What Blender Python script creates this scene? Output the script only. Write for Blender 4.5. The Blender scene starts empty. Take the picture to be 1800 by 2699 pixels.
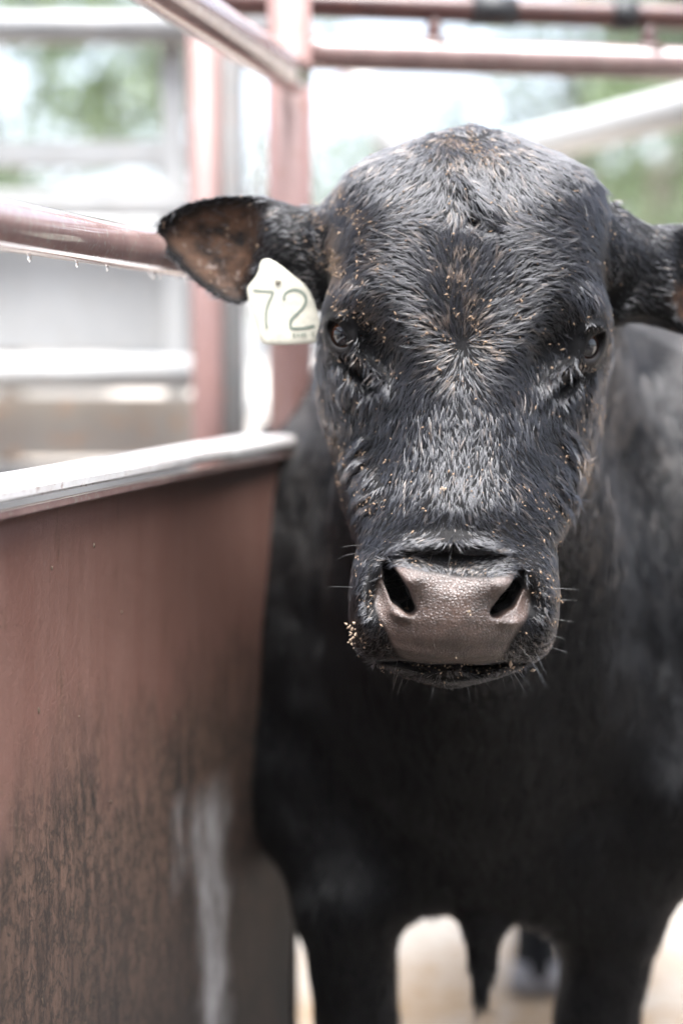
import bpy, math, random, time
import numpy as np
from mathutils import Vector, Matrix
T0 = time.time()
rng = np.random.default_rng(11)
random.seed(5)
SC = bpy.context.scene
COL = SC.collection

# ------------------------------------------------------------------ camera, sky, sun, exposure
CAMZ, PITCH, FPX = 1.40, math.radians(6.2), 3750.0
cam = bpy.data.cameras.new('camera')
cam.sensor_fit = 'HORIZONTAL'; cam.sensor_width = 24.0; cam.lens = 50.0
cam.clip_start = 0.05; cam.clip_end = 500
cam.dof.use_dof = True; cam.dof.focus_distance = 1.475; cam.dof.aperture_fstop = 1.3
co = bpy.data.objects.new('camera', cam); COL.objects.link(co)
co.location = (0, 0, CAMZ); co.rotation_euler = (math.pi / 2 - PITCH, 0, 0)
SC.camera = co

SUN_EL, SUN_AZ = math.radians(79), math.radians(180)     # azimuth from +Y, clockwise
w = bpy.data.worlds.new('World'); SC.world = w; w.use_nodes = True
nt = w.node_tree; nt.nodes.clear()
sky = nt.nodes.new('ShaderNodeTexSky'); sky.sky_type = 'NISHITA'; sky.sun_disc = False
sky.sun_elevation = SUN_EL; sky.sun_rotation = SUN_AZ
sky.dust_density = 4.0; sky.air_density = 1.0; sky.ozone_density = 1.0
hs = nt.nodes.new('ShaderNodeHueSaturation'); hs.inputs['Saturation'].default_value = 0.6
bg = nt.nodes.new('ShaderNodeBackground'); bg.inputs['Strength'].default_value = 0.055
wo = nt.nodes.new('ShaderNodeOutputWorld')
nt.links.new(sky.outputs[0], hs.inputs['Color']); nt.links.new(hs.outputs[0], bg.inputs[0]); nt.links.new(bg.outputs[0], wo.inputs[0])
sl = bpy.data.lights.new('sun', 'SUN'); sl.energy = 1.5; sl.angle = math.radians(55); sl.color = (.975, .985, 1)
so = bpy.data.objects.new('sun', sl); COL.objects.link(so)
sd = Vector((math.sin(SUN_AZ) * math.cos(SUN_EL), math.cos(SUN_AZ) * math.cos(SUN_EL), math.sin(SUN_EL)))
so.rotation_euler = (-sd).to_track_quat('-Z', 'Y').to_euler()
so.location = (0, 0, 8)
SC.view_settings.view_transform = 'Standard'; SC.view_settings.look = 'None'
SC.view_settings.exposure = 3.45; SC.view_settings.gamma = 1.0
SC.view_settings.use_curve_mapping = False
SC.render.engine = 'CYCLES'
SC.cycles.max_bounces = 8; SC.cycles.transparent_max_bounces = 8

CP, SP = math.cos(PITCH), math.sin(PITCH)
def P(px, py, d):
    """photograph point at a distance d along the camera axis -> world"""
    u = (px - 900) / FPX * d; v = (1349.5 - py) / FPX * d
    return Vector((u, d * CP + v * SP, CAMZ + v * CP - d * SP))
def uv(px, py, d):
    return ((px - 900) / FPX * d, (1349.5 - py) / FPX * d)
def cam2world(A):
    u, v, d = A[:, 0], A[:, 1], A[:, 2]
    return np.stack([u, d * CP + v * SP, CAMZ + v * CP - d * SP], 1)

# ------------------------------------------------------------------ small helpers
def tag(o, label=None, cat=None, group=None, kind=None):
    if label: o['label'] = label
    if cat: o['category'] = cat
    if group: o['group'] = group
    if kind: o['kind'] = kind
    return o
def empty(name, loc):
    o = bpy.data.objects.new(name, None); COL.objects.link(o); o.location = loc; o.empty_display_size = .1
    return o
def link(name, me, mat, parent=None, smooth=False):
    o = bpy.data.objects.new(name, me); COL.objects.link(o)
    if mat: me.materials.append(mat)
    if parent:
        o.parent = parent; o.matrix_parent_inverse = Matrix.Translation(-parent.location)
    if smooth and hasattr(me, 'polygons'):
        me.polygons.foreach_set('use_smooth', [True] * len(me.polygons))
    return o
def mesh(name, V, F):
    me = bpy.data.meshes.new(name); me.from_pydata([tuple(v) for v in V], [], [tuple(f) for f in F]); me.update(); return me
class MB:
    def __init__(s): s.V = []; s.F = []
    def box(s, c, size, rot=None, bevel=0.0):
        hx, hy, hz = size[0] / 2, size[1] / 2, size[2] / 2
        M = rot if rot else Matrix.Identity(3)
        b = min(bevel, hx * .45, hy * .45, hz * .45)
        n = len(s.V)
        if b <= 0:
            for sz in (-1, 1):
                for sy in (-1, 1):
                    for sx in (-1, 1):
                        s.V.append(Vector(c) + M @ Vector((sx * hx, sy * hy, sz * hz)))
            for f in ((0, 2, 3, 1), (4, 5, 7, 6), (0, 1, 5, 4), (2, 6, 7, 3), (0, 4, 6, 2), (1, 3, 7, 5)):
                s.F.append([n + i for i in f])
        else:
            import bmesh
            bm = bmesh.new(); bmesh.ops.create_cube(bm, size=1)
            for v in bm.verts: v.co = Vector((v.co.x * size[0], v.co.y * size[1], v.co.z * size[2]))
            bmesh.ops.bevel(bm, geom=bm.edges[:], offset=b, segments=2, affect='EDGES')
            bm.verts.index_update()
            for v in bm.verts: s.V.append(Vector(c) + M @ v.co)
            for f in bm.faces: s.F.append([n + v.index for v in f.verts])
            bm.free()
    def tube(s, pts, r, seg=16, caps=True):
        pts = [Vector(p) for p in pts]; rs = r if isinstance(r, (list, tuple)) else [r] * len(pts)
        n0 = len(s.V); up = None
        for i, p in enumerate(pts):
            t = (pts[min(i + 1, len(pts) - 1)] - pts[max(i - 1, 0)]).normalized()
            if up is None: up = Vector((0, 0, 1)) if abs(t.z) < .9 else Vector((0, 1, 0))
            a = t.cross(up).normalized(); b = a.cross(t).normalized(); up = b
            for k in range(seg):
                q = 2 * math.pi * k / seg
                s.V.append(p + (a * math.cos(q) + b * math.sin(q)) * rs[i])
        for i in range(len(pts) - 1):
            for k in range(seg):
                a0 = n0 + i * seg + k; a1 = n0 + i * seg + (k + 1) % seg
                s.F.append([a0, a1, a1 + seg, a0 + seg])
        if caps:
            s.F.append([n0 + k for k in range(seg)][::-1]); m = n0 + (len(pts) - 1) * seg
            s.F.append([m + k for k in range(seg)])
    def build(s, name, mat, parent=None, smooth=False):
        me = mesh(name, s.V, s.F); o = link(name, me, mat, parent)
        if smooth:
            for p in me.polygons: p.use_smooth = len(p.vertices) == 4
        return o

# ------------------------------------------------------------------ materials
def new_mat(name):
    m = bpy.data.materials.new(name); m.use_nodes = True
    n = m.node_tree.nodes; b = n.get('Principled BSDF')
    return m, m.node_tree, b
def N(nt, typ, **kw):
    n = nt.nodes.new(typ)
    for k, v in kw.items():
        if k.startswith('_'): setattr(n, k[1:], v)
        else: n.inputs[k].default_value = v
    return n
def ramp(nt, stops, fac):
    r = nt.nodes.new('ShaderNodeValToRGB'); e = r.color_ramp.elements
    while len(e) < len(stops): e.new(.5)
    for i, (p, c) in enumerate(stops):
        e[i].position = p; e[i].color = (*c, 1) if len(c) == 3 else c
    nt.links.new(fac, r.inputs['Fac']); return r.outputs['Color']
def mix(nt, fac, a, b, mode='MIX'):
    m = nt.nodes.new('ShaderNodeMix'); m.data_type = 'RGBA'; m.blend_type = mode
    for sock, val in ((m.inputs['Factor'], fac), (m.inputs['A'], a), (m.inputs['B'], b)):
        if hasattr(val, 'is_linked') or hasattr(val, 'links'): nt.links.new(val, sock)
        elif isinstance(val, (tuple, list)): sock.default_value = (*val, 1)
        else: sock.default_value = val
    # colour sockets share names: pick by type
    return m.outputs['Result'] if m.outputs['Result'].type == 'RGBA' else m.outputs[2]
def mixc(nt, fac, a, b, mode='MIX'):
    m = nt.nodes.new('ShaderNodeMix'); m.data_type = 'RGBA'; m.blend_type = mode
    A, B, R = m.inputs[6], m.inputs[7], m.outputs[2]
    for sock, val in ((m.inputs[0], fac), (A, a), (B, b)):
        if isinstance(val, bpy.types.NodeSocket): nt.links.new(val, sock)
        elif isinstance(val, (tuple, list)): sock.default_value = (*val, 1)
        else: sock.default_value = val
    return R
def coords(nt, scale=(1, 1, 1), kind='Object'):
    tc = nt.nodes.new('ShaderNodeTexCoord'); mp = nt.nodes.new('ShaderNodeMapping')
    mp.inputs['Scale'].default_value = scale
    nt.links.new(tc.outputs[kind], mp.inputs[0]); return mp.outputs[0]
def noise(nt, vec, scale, detail=5, rough=.6, dist=0):
    n = N(nt, 'ShaderNodeTexNoise', Scale=scale, Detail=detail, Roughness=rough, Distortion=dist)
    nt.links.new(vec, n.inputs['Vector']); return n.outputs['Fac']
def bump(nt, h, b, strength=.3, dist=.002, prev=None):
    n = N(nt, 'ShaderNodeBump', Strength=strength, Distance=dist); nt.links.new(h, n.inputs['Height'])
    if prev is not None: nt.links.new(prev, n.inputs['Normal'])
    if b is not None: nt.links.new(n.outputs[0], b.inputs['Normal'])
    return n.outputs[0]
def attr(nt, name):
    a = nt.nodes.new('ShaderNodeAttribute'); a.attribute_name = name; return a.outputs['Fac']

def paint_mat(name, base, dark, rough=.45, vscale=1.0, rust=(.16, .07, .04), amt=.35, bstr=.3):
    m, nt, b = new_mat(name)
    v = coords(nt, (1, 1, .35)); v2 = coords(nt, (1, 1, 1))
    n1 = noise(nt, v, 9 * vscale, 8, .65); n2 = noise(nt, v2, 60 * vscale, 5, .6); n3 = noise(nt, v2, 3 * vscale, 3)
    c = mixc(nt, ramp(nt, [(.35, (0, 0, 0)), (.7, (1, 1, 1))], n1), base, dark)
    c = mixc(nt, ramp(nt, [(.62 - amt * .15, (0, 0, 0)), (.72, (1, 1, 1))], n2), c, rust)
    nt.links.new(c, b.inputs['Base Color'])
    r = ramp(nt, [(.3, (rough - .15,) * 3), (.7, (rough + .2,) * 3)], n3); nt.links.new(r, b.inputs['Roughness'])
    bump(nt, n2, b, bstr, .001)
    return m
M_red = paint_mat('red_oxide_paint', (.095, .042, .036), (.06, .03, .026), .3)
M_redfar = paint_mat('weathered_red_paint', (.23, .13, .115), (.16, .095, .085), .45)
M_black = paint_mat('black_rubber', (.015, .015, .017), (.01, .01, .01), .5, amt=0)
M_white = paint_mat('white_paint', (.44, .44, .43), (.36, .36, .35), .4, rust=(.45, .36, .28), amt=.1)
M_galv = paint_mat('galvanised_steel', (.26, .26, .26), (.18, .18, .18), .4, rust=(.25, .2, .16), amt=.1)
M_beige = paint_mat('beige_sheet', (.33, .30, .265), (.26, .225, .195), .5, .5, rust=(.45, .25, .14), amt=.5)
M_redcap = paint_mat('red_plastic', (.55, .03, .02), (.45, .03, .02), .4, amt=0)

def panel_mat():
    m, nt, b = new_mat('muddy_red_steel_sheet')
    tc = nt.nodes.new('ShaderNodeTexCoord'); sep = nt.nodes.new('ShaderNodeSeparateXYZ')
    nt.links.new(tc.outputs['Object'], sep.inputs[0])
    st = coords(nt, (14, 14, 1.6)); fine = coords(nt, (60, 60, 9)); iso = coords(nt, (1, 1, 1))
    s1 = noise(nt, st, 1.0, 8, .65, .5); s2 = noise(nt, fine, 1.0, 6, .7, .3); g = noise(nt, iso, 260, 4, .7); b1 = noise(nt, iso, 5, 6, .65)
    c = mixc(nt, ramp(nt, [(.3, (0, 0, 0)), (.75, (1, 1, 1))], s1), (.160, .078, .060), (.205, .115, .092))
    c = mixc(nt, ramp(nt, [(.60, (0, 0, 0)), (.70, (.8, .8, .8))], s2), c, (.10, .055, .036))
    # mud: more towards the ground and the far end
    ma = N(nt, 'ShaderNodeMapRange'); ma.inputs['From Min'].default_value = 1.10; ma.inputs['From Max'].default_value = .72
    nt.links.new(sep.outputs['Z'], ma.inputs['Value'])
    def math2(op, a, bb):
        q = nt.nodes.new('ShaderNodeMath'); q.operation = op
        for i, vv in enumerate((a, bb)):
            if isinstance(vv, bpy.types.NodeSocket): nt.links.new(vv, q.inputs[i])
            else: q.inputs[i].default_value = vv
        return q.outputs[0]
    mud = math2('ADD', math2('MULTIPLY', ma.outputs[0], .60), math2('MULTIPLY', noise(nt, coords(nt, (5, 5, 2.2)), 1.3, 8, .68), .78))
    mudf = ramp(nt, [(.50, (0, 0, 0)), (.74, (1, 1, 1))], mud)
    mudc = mixc(nt, ramp(nt, [(.35, (0, 0, 0)), (.7, (1, 1, 1))], s2), (.030, .017, .012), (.165, .096, .066))
    mudc = mixc(nt, ramp(nt, [(.45, (0, 0, 0)), (.68, (1, 1, 1))], noise(nt, st, .6, 6, .6)), mudc, (.12, .070, .047))
    ml = N(nt, 'ShaderNodeMapRange'); ml.inputs['From Min'].default_value = .86; ml.inputs['From Max'].default_value = .46
    nt.links.new(sep.outputs['Z'], ml.inputs['Value'])
    mudc = mixc(nt, math2('MULTIPLY', ml.outputs[0], ramp(nt, [(.36, (.7,) * 3), (.6, (1,) * 3)], noise(nt, coords(nt, (7, 7, 3)), 1.6, 7, .65))), mudc, (.010, .009, .0085))
    crust = noise(nt, coords(nt, (1, 1, .7)), 80, 9, .75, .6)
    mudc = mixc(nt, ramp(nt, [(.46, (0, 0, 0)), (.56, (1, 1, 1))], crust), mudc, mixc(nt, .72, mudc, (.006, .005, .004)))
    mudc = mixc(nt, ramp(nt, [(.60, (0, 0, 0)), (.68, (.7, .7, .7))], crust), mudc, (.20, .135, .085))
    c = mixc(nt, ramp(nt, [(.60, (0, 0, 0)), (.72, (.35, .35, .35))], crust), c, (.05, .03, .022))
    c = mixc(nt, mudf, c, mudc)
    # dried whitish run towards the far end (dropping splash), two forked streaks
    wv = nt.nodes.new('ShaderNodeTexNoise'); wv.inputs['Scale'].default_value = 9; wv.inputs['Detail'].default_value = 3
    nt.links.new(tc.outputs['Object'], wv.inputs['Vector'])
    wob = math2('MULTIPLY', math2('SUBTRACT', wv.outputs['Fac'], .5), .13)
    y = math2('ADD', sep.outputs['Y'], wob)
    def streak(y0, wid, z0, z1, s):
        a = math2('MULTIPLY', math2('ABSOLUTE', math2('SUBTRACT', y, y0), 0), 1 / wid)
        a = math2('SUBTRACT', 1, a)
        zz = N(nt, 'ShaderNodeMapRange'); zz.inputs['From Min'].default_value = z1; zz.inputs['From Max'].default_value = z1 - .10
        nt.links.new(sep.outputs['Z'], zz.inputs['Value'])
        z2 = N(nt, 'ShaderNodeMapRange'); z2.inputs['From Min'].default_value = z0; z2.inputs['From Max'].default_value = z0 + .12
        nt.links.new(sep.outputs['Z'], z2.inputs['Value'])
        q = math2('MULTIPLY', math2('MULTIPLY', a, zz.outputs[0]), z2.outputs[0])
        cl = nt.nodes.new('ShaderNodeClamp'); nt.links.new(math2('MULTIPLY', q, s), cl.inputs[0]); return cl.outputs[0]
    k = math2('MAXIMUM', streak(1.885, .075, .40, .84, 1.5), streak(1.865, .06, .40, .62, 1.5))
    k = math2('MAXIMUM', k, streak(1.79, .05, .70, .85, 1.6))
    k = math2('MULTIPLY', k, ramp(nt, [(.38, (.1,) * 3), (.60, (1,) * 3)], noise(nt, coords(nt, (9, 9, 4)), 1.4, 6, .7)))
    c = mixc(nt, k, c, (.36, .345, .34))
    nt.links.new(c, b.inputs['Base Color'])
    nt.links.new(ramp(nt, [(0, (.36,) * 3), (1, (.75,) * 3)], mudf), b.inputs['Roughness'])
    p = bump(nt, b1, None, .35, .01); p = bump(nt, s2, None, .5, .003, p); p = bump(nt, crust, None, .5, .003, p); bump(nt, g, b, .5, .0012, p)
    return m
M_panel = panel_mat()

def ground_mat():
    m, nt, b = new_mat('wet_concrete_and_mud')
    iso = coords(nt)
    a = noise(nt, iso, 1.6, 8, .6); f = noise(nt, iso, 18, 8, .7); g = noise(nt, iso, 120, 4, .7)
    c = mixc(nt, ramp(nt, [(.4, (0, 0, 0)), (.62, (1, 1, 1))], a), (.42, .40, .37), (.35, .27, .20))
    c = mixc(nt, ramp(nt, [(.52, (0, 0, 0)), (.66, (1, 1, 1))], f), c, (.30, .22, .145))
    # ochre mud where the animals stand
    tc = nt.nodes.new('ShaderNodeTexCoord'); vm = nt.nodes.new('ShaderNodeVectorMath'); vm.operation = 'DISTANCE'
    vm.inputs[1].default_value = (.3, 2.75, 0); nt.links.new(tc.outputs['Object'], vm.inputs[0])
    mr = N(nt, 'ShaderNodeMapRange'); mr.inputs['From Min'].default_value = .75; mr.inputs['From Max'].default_value = .25
    nt.links.new(vm.outputs['Value'], mr.inputs['Value'])
    q = nt.nodes.new('ShaderNodeMath'); q.operation = 'MULTIPLY'; nt.links.new(mr.outputs[0], q.inputs[0])
    nt.links.new(ramp(nt, [(.35, (.4,) * 3), (.6, (1,) * 3)], f), q.inputs[1])
    c = mixc(nt, q.outputs[0], c, (.26, .165, .08))
    # dark mud tone added to unseen near ground to cut bounce light; concrete further off
    sp2 = nt.nodes.new('ShaderNodeSeparateXYZ'); nt.links.new(tc.outputs['Object'], sp2.inputs[0])
    m3 = N(nt, 'ShaderNodeMapRange'); m3.inputs['From Min'].default_value = 2.55; m3.inputs['From Max'].default_value = 2.1; nt.links.new(sp2.outputs['Y'], m3.inputs['Value'])
    c = mixc(nt, m3.outputs[0], c, (.05, .04, .03))
    nt.links.new(c, b.inputs['Base Color'])
    nt.links.new(ramp(nt, [(.4, (.25,) * 3), (.6, (.7,) * 3)], f), b.inputs['Roughness'])
    p = bump(nt, f, None, .5, .01); bump(nt, g, b, .4, .002, p)
    return m
M_ground = ground_mat()

def simple(name, col, rough=.5, **kw):
    m, nt, b = new_mat(name); b.inputs['Base Color'].default_value = (*col, 1); b.inputs['Roughness'].default_value = rough
    v = coords(nt); n = noise(nt, v, kw.get('ns', 40), 5, .6)
    c = mixc(nt, ramp(nt, [(.3, (0, 0, 0)), (.7, (1, 1, 1))], n), col, tuple(x * .7 for x in col))
    nt.links.new(c, b.inputs['Base Color']); bump(nt, n, b, .2, kw.get('bd', .001))
    return m

# ------------------------------------------------------------------ ground
me = mesh('ground', [(-140, -30, 0), (140, -30, 0), (140, 260, 0), (-140, 260, 0)], [(0, 1, 2, 3)])
tag(link('ground', me, M_ground), kind='structure')

# ------------------------------------------------------------------ left steel panel beside the bull
def fx(y): return -.324 + .275 * (y - 1.35)
AX = Vector((.275, 1, 0)).normalized(); AZ = math.atan2(.275, 1)
RZ = Matrix.Rotation(-AZ, 3, 'Z')     # local +Y runs along the fence
def along(y, z, off=0.0): return Vector((fx(y), y, z)) + Vector((AX.y, -AX.x, 0)) * off
fence = empty('steel_panel_fence', (fx(1.4), 1.4, 0))
tag(fence, 'mud-splashed red-brown steel sheet panel with pipe rails along the left side of the bull', 'fence')
y0, y1 = .35, 2.235
# sheet with a slight buckle
V, F = [], []
ny, nz = 60, 30
for t in (0, 1):
    for j in range(nz + 1):
        for i in range(ny + 1):
            yy = y0 + (y1 - y0) * i / ny; zz = .06 + (1.255 - .06) * j / nz
            bk = .010 * math.sin(yy * 3.1 + .6) * math.sin(zz * 2.4) + .006 * math.sin(yy * 7 + zz * 5)
            edge = min(1, (nz - j) / 4, j / 4)
            V.append(along(yy, zz, bk * edge - (.004 if t else 0)))
q = (ny + 1) * (nz + 1)
for j in range(nz):
    for i in range(ny):
        a = j * (ny + 1) + i
        F.append((a, a + 1, a + ny + 2, a + ny + 1)); F.append((q + a, q + a + ny + 1, q + a + ny + 2, q + a + 1))
rim = [i for i in range(ny + 1)] + [(ny + 1) * j + ny for j in range(1, nz + 1)] + [(ny + 1) * nz + i for i in range(ny - 1, -1, -1)] + [(ny + 1) * j for j in range(nz - 1, 0, -1)]
for a, b_ in zip(rim, rim[1:] + rim[:1]): F.append((b_, a, a + q, b_ + q))
link('steel_sheet', mesh('steel_sheet', V, F), M_panel, fence, True)
M_rail = paint_mat('wet_worn_red_rail', (.30, .20, .18), (.20, .125, .115), .12, 2.2, rust=(.30, .26, .23), amt=.6, bstr=.12)
M_rail.node_tree.nodes['Principled BSDF'].inputs['Coat Weight'].default_value = 1.0; M_rail.node_tree.nodes['Principled BSDF'].inputs['Coat Roughness'].default_value = .06
mb = MB(); L = (y1 - y0) / AX.y
mb.box(along((y0 + y1) / 2, 1.272, -.030), (.100, L, .013), RZ, .008)
M_cap = paint_mat('painted_glare_cap', (.72, .71, .70), (.58, .54, .52), .12, 2.0, rust=(.3, .2, .16), amt=.35, bstr=.15)  # near-white base stands in for sky glare blown out on the wet cap
mb.build('top_cap', M_cap, fence)
mb = MB(); mb.box(along((y0 + y1) / 2, 1.253, .012), (.010, L, .008), RZ, .002)
mb.build('cap_lip', M_rail, fence)
def railpts(z, ya, yb, n=24, sag=0): return [along(ya + (yb - ya) * i / n, z + sag * math.sin(math.pi * i / n)) for i in range(n + 1)]
for yy in (y1 + .003, y0 - .003):
    mb = MB(); mb.box(along(yy, .63, -.012), (.04, .006, 1.26), RZ, .001); mb.build('end_upright', M_panel, fence)
for z, r, ya, yb in ((1.525, .025, .35, 2.26), (1.835, .029, .35, 2.26)):
    mb = MB(); mb.tube(railpts(z, ya, yb), r, 20); mb.build('rail', M_rail, fence, True)
for yy, r in ((2.30, .034), (.32, .034)):
    mb = MB(); mb.tube([along(yy, .85, -.02), along(yy, 2.03, -.02)], r, 20); mb.build('post', M_redfar, fence, True)
# mud gobs and drips on the sheet: real lumps
mb = MB()
for k in range(70):
    yy = random.uniform(.95, 2.2); zz = random.uniform(.25, 1.2) ** 1.0
    if random.random() < .55: zz = random.uniform(.2, .8)
    r = random.uniform(.0008, .0022)
    c = along(yy, zz, .0135)
    n0 = len(mb.V)
    ln = random.uniform(.8, 2.4)
    for i in range(4):
        for j in range(5):
            th = math.pi * i / 3; ph = 2 * math.pi * j / 5
            mb.V.append(c + Vector((AX.y, -AX.x, 0)) * r * .5 * math.sin(th) * math.cos(ph) + AX * r * math.sin(th) * math.sin(ph) + Vector((0, 0, r * ln * math.cos(th))))
    for i in range(3):
        for j in range(5):
            a = n0 + i * 5 + j; b_ = n0 + i * 5 + (j + 1) % 5
            mb.F.append([a, b_, b_ + 5, a + 5])
M_mud = simple('dried_mud', (.10, .07, .045), .8)
tag(mb.build('mud_spatter', M_mud, fence, True), kind='stuff')
M_water = new_mat('water_drop')[0]
bb = M_water.node_tree.nodes['Principled BSDF']; bb.inputs['Transmission Weight'].default_value = 1; bb.inputs['IOR'].default_value = 1.33; bb.inputs['Roughness'].default_value = .02
mb = MB()
for k in range(16):
    yy = 1.2 + random.random() ** 1.5 * .95; z = 1.525 - .025
    c = along(yy, z - .002, 0); r = random.uniform(.0012, .0024)
    mb.tube([c + Vector((0, 0, .003)), c, c + Vector((0, 0, -r)), c + Vector((0, 0, -2.2 * r))], [r * .6, r, r * .9, r * .15], 8)
tag(mb.build('water_drops', M_water, fence, True), kind='stuff')

# ------------------------------------------------------------------ double pipe header across the back of the pen
header = empty('pipe_header', P(1200, 700, 2.4).xy.to_3d())
tag(header, 'red-brown double pipe header with black sleeves crossing above and behind the bull', 'pipe frame')
A0, A1 = P(560, 2, 2.30), P(2150, 42, 2.44); A1.z = A0.z
mb = MB(); mb.tube([A0.lerp(A1, i / 20) for i in range(21)], .021, 20); mb.build('top_pipe', M_red, header, True)
B0, B1 = P(790, 138, 2.32), P(2150, 172, 2.44); B1.z = B0.z
mb = MB(); mb.tube([B0.lerp(B1, i / 20) for i in range(21)], .027, 20); mb.build('lower_pipe', M_rail, header, True)
dirA = (A1 - A0)
for xa, xb in ((1218, 1335), (1590, 1652)):
    f0, f1 = (xa - 560) / 1590, (xb - 560) / 1590
    mb = MB(); mb.tube([A0 + dirA * f0, A0 + dirA * f1], .0245, 20); mb.build('black_sleeve', M_black, header, True)
for xs in (1125, 1690):
    a = A0 + dirA * ((xs - 560) / 1590); b_ = B0 + (B1 - B0) * ((xs - 790) / 1360)
    mb = MB(); mb.tube([a, b_], .013, 12); mb.box(b_ + Vector((0, 0, .02)), (.05, .045, .014), None, .003)
    mb.build('bracket', M_red, header, True)
e = P(2150, 900, 2.44)
mb = MB(); mb.tube([Vector((B1.x, B1.y, 0)), Vector((B1.x, B1.y, A1.z + .05))], .035, 16); mb.build('end_post', M_redfar, header, True)

# ------------------------------------------------------------------ posts behind
M_grey = paint_mat('dull_grey_steel', (.085, .083, .08), (.06, .058, .055), .55)
for (px, r, mat, lab, nm, gx) in ((549, .031, M_redfar, 'faded pink-red pipe post left of the grey one behind the panel', 'pipe_post', 2.95),
                              (612, .031, M_grey, 'grey steel post touching the faded red post behind the panel', 'pipe_post', 2.98)):
    p = P(px, 1350, gx); mb = MB(); mb.tube([Vector((p.x, p.y, 0)), Vector((p.x, p.y, 2.35))], r, 20)
    tag(mb.build(nm, mat, None, True), lab, 'post')
# latch chain hanging between posts
p = P(675, 420, 2.7); mb = MB()
ch = empty('latch_chain', p); tag(ch, 'short pale steel chain hanging between the two red posts', 'chain')
for k in range(5):
    c = p + Vector((0, 0, .07 - k * .032)); pts = []
    for i in range(13):
        a = 2 * math.pi * i / 12
        off = Vector((math.cos(a) * .012, 0, math.sin(a) * .021)) if k % 2 == 0 else Vector((0, math.cos(a) * .012, math.sin(a) * .021))
        pts.append(c + off)
    mb = MB(); mb.tube(pts, .004, 6, False); mb.build('chain_link', M_white, ch, True)

# ------------------------------------------------------------------ white slatted gate, left background
gate = empty('white_slat_gate', P(200, 1200, 3.15).xy.to_3d())
tag(gate, 'white horizontal slat gate with beige lower sheets behind the left panel', 'gate')
def hboard(y0p, y1p, d, depth, mat, name, x0p=-500, x1p=512):
    a = P(x0p, (y0p + y1p) / 2, d); b_ = P(x1p, (y0p + y1p) / 2, d)
    h = (y1p - y0p) / FPX * d
    c = (a + b_) / 2
    mb = MB(); mb.box(c, (abs(b_.x - a.x), depth, h), None, min(depth, h) * .3)
    return mb.build(name, mat, gate)
def hpipe(yp, d, r, mat, name, x0p=-500, x1p=512):
    a = P(x0p, yp, d); b_ = P(x1p, yp, d); mb = MB(); mb.tube([a, b_], r, 18); return mb.build(name, mat, gate, True)
hpipe(72, 3.10, .034, M_galv, 'top_pipe', -500, 760)
hboard(372, 440, 3.2, .03, M_white, 'slat'); hboard(500, 572, 3.15, .05, M_white, 'slat')
hboard(600, 925, 3.24, .01, M_white, 'sheet'); hpipe(982, 3.10, .037, M_white, 'pipe_rail')
hboard(1045, 1205, 3.2, .02, M_beige, 'sheet'); hboard(1220, 1400, 3.22, .02, M_galv, 'sheet'); hboard(1440, 1560, 3.2, .03, M_white, 'slat')
hboard(1620, 1800, 3.2, .03, M_white, 'slat')
for px in (-480, 470):
    a = P(px, 1350, 3.27); mb = MB(); mb.box((a.x, a.y, 1.1), (.05, .04, 2.2), None, .004); mb.build('gate_post', M_white, gate)

# ------------------------------------------------------------------ right background: white diagonal pipes
def pipe_thing(a, b_, r, mat, lab, name='gate_rail', cat='pipe', posts=True, pm=None):
    t = empty(name, ((a + b_) / 2).xy.to_3d()); tag(t, lab, cat)
    mb = MB(); mb.tube([a, b_], r, 18); mb.build('pipe', mat, t, True)
    if posts:
        for q in (a, b_):
            mb = MB(); mb.tube([Vector((q.x, q.y, 0)), Vector((q.x, q.y, q.z + .05))], r * .9, 14); mb.build('post', pm or mat, t, True)
    return t
a = P(1180, 438, 4.1); b_ = P(2300, 90, 2.62); b_.z = a.z
pipe_thing(a, b_, .046, M_white, 'white pipe rail slanting up to the right behind the bull', 'white_pipe_rail')
a, b_ = P(935, 190, 3.6), P(1120, 560, 3.6)
t = pipe_thing(a, b_, .035, M_white, 'white diagonal brace with a red end above the left side of the head', 'diagonal_brace', 'brace', False)
mb = MB(); mb.tube([a + (a - b_).normalized() * .06, a], .037, 16); mb.build('red_end_cap', M_redcap, t, True)
mb = MB(); mb.tube([Vector((b_.x, b_.y, 0)), b_], .035, 16); mb.build('post', M_white, t, True)

# pens further back: rows of white rails, each panel a thing
def rail_panel(x0, x1, y, zs, r, mat, lab, yx=0.0):
    t = empty('rail_fence_panel', ((x0 + x1) / 2, y, 0)); tag(t, lab, 'fence', 'pale rail fence panels behind the pen')
    for z in zs:
        mb = MB(); mb.tube([(x0, y, z), (x1, y + yx, z)], r, 10); mb.build('rail', mat, t, True)
    for x, yy in ((x0, y), (x1, y + yx)):
        mb = MB(); mb.tube([(x, yy, 0), (x, yy, max(zs) + .12)], r * 1.3, 10); mb.build('post', mat, t, True)
rail_panel(-.40, 1.05, 5.6, (.4, .8, 1.2, 1.62), .04, M_white, 'white rail fence panel directly behind the head of the bull')
rail_panel(1.15, 2.7, 5.6, (.4, .8, 1.2, 1.62), .04, M_galv, 'grey rail fence panel at the right edge behind the bull')
rail_panel(-2.4, -.5, 6.4, (.5, 1.0, 1.5, 1.95), .05, M_white, 'white rail fence panel seen over the slatted gate')

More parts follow.
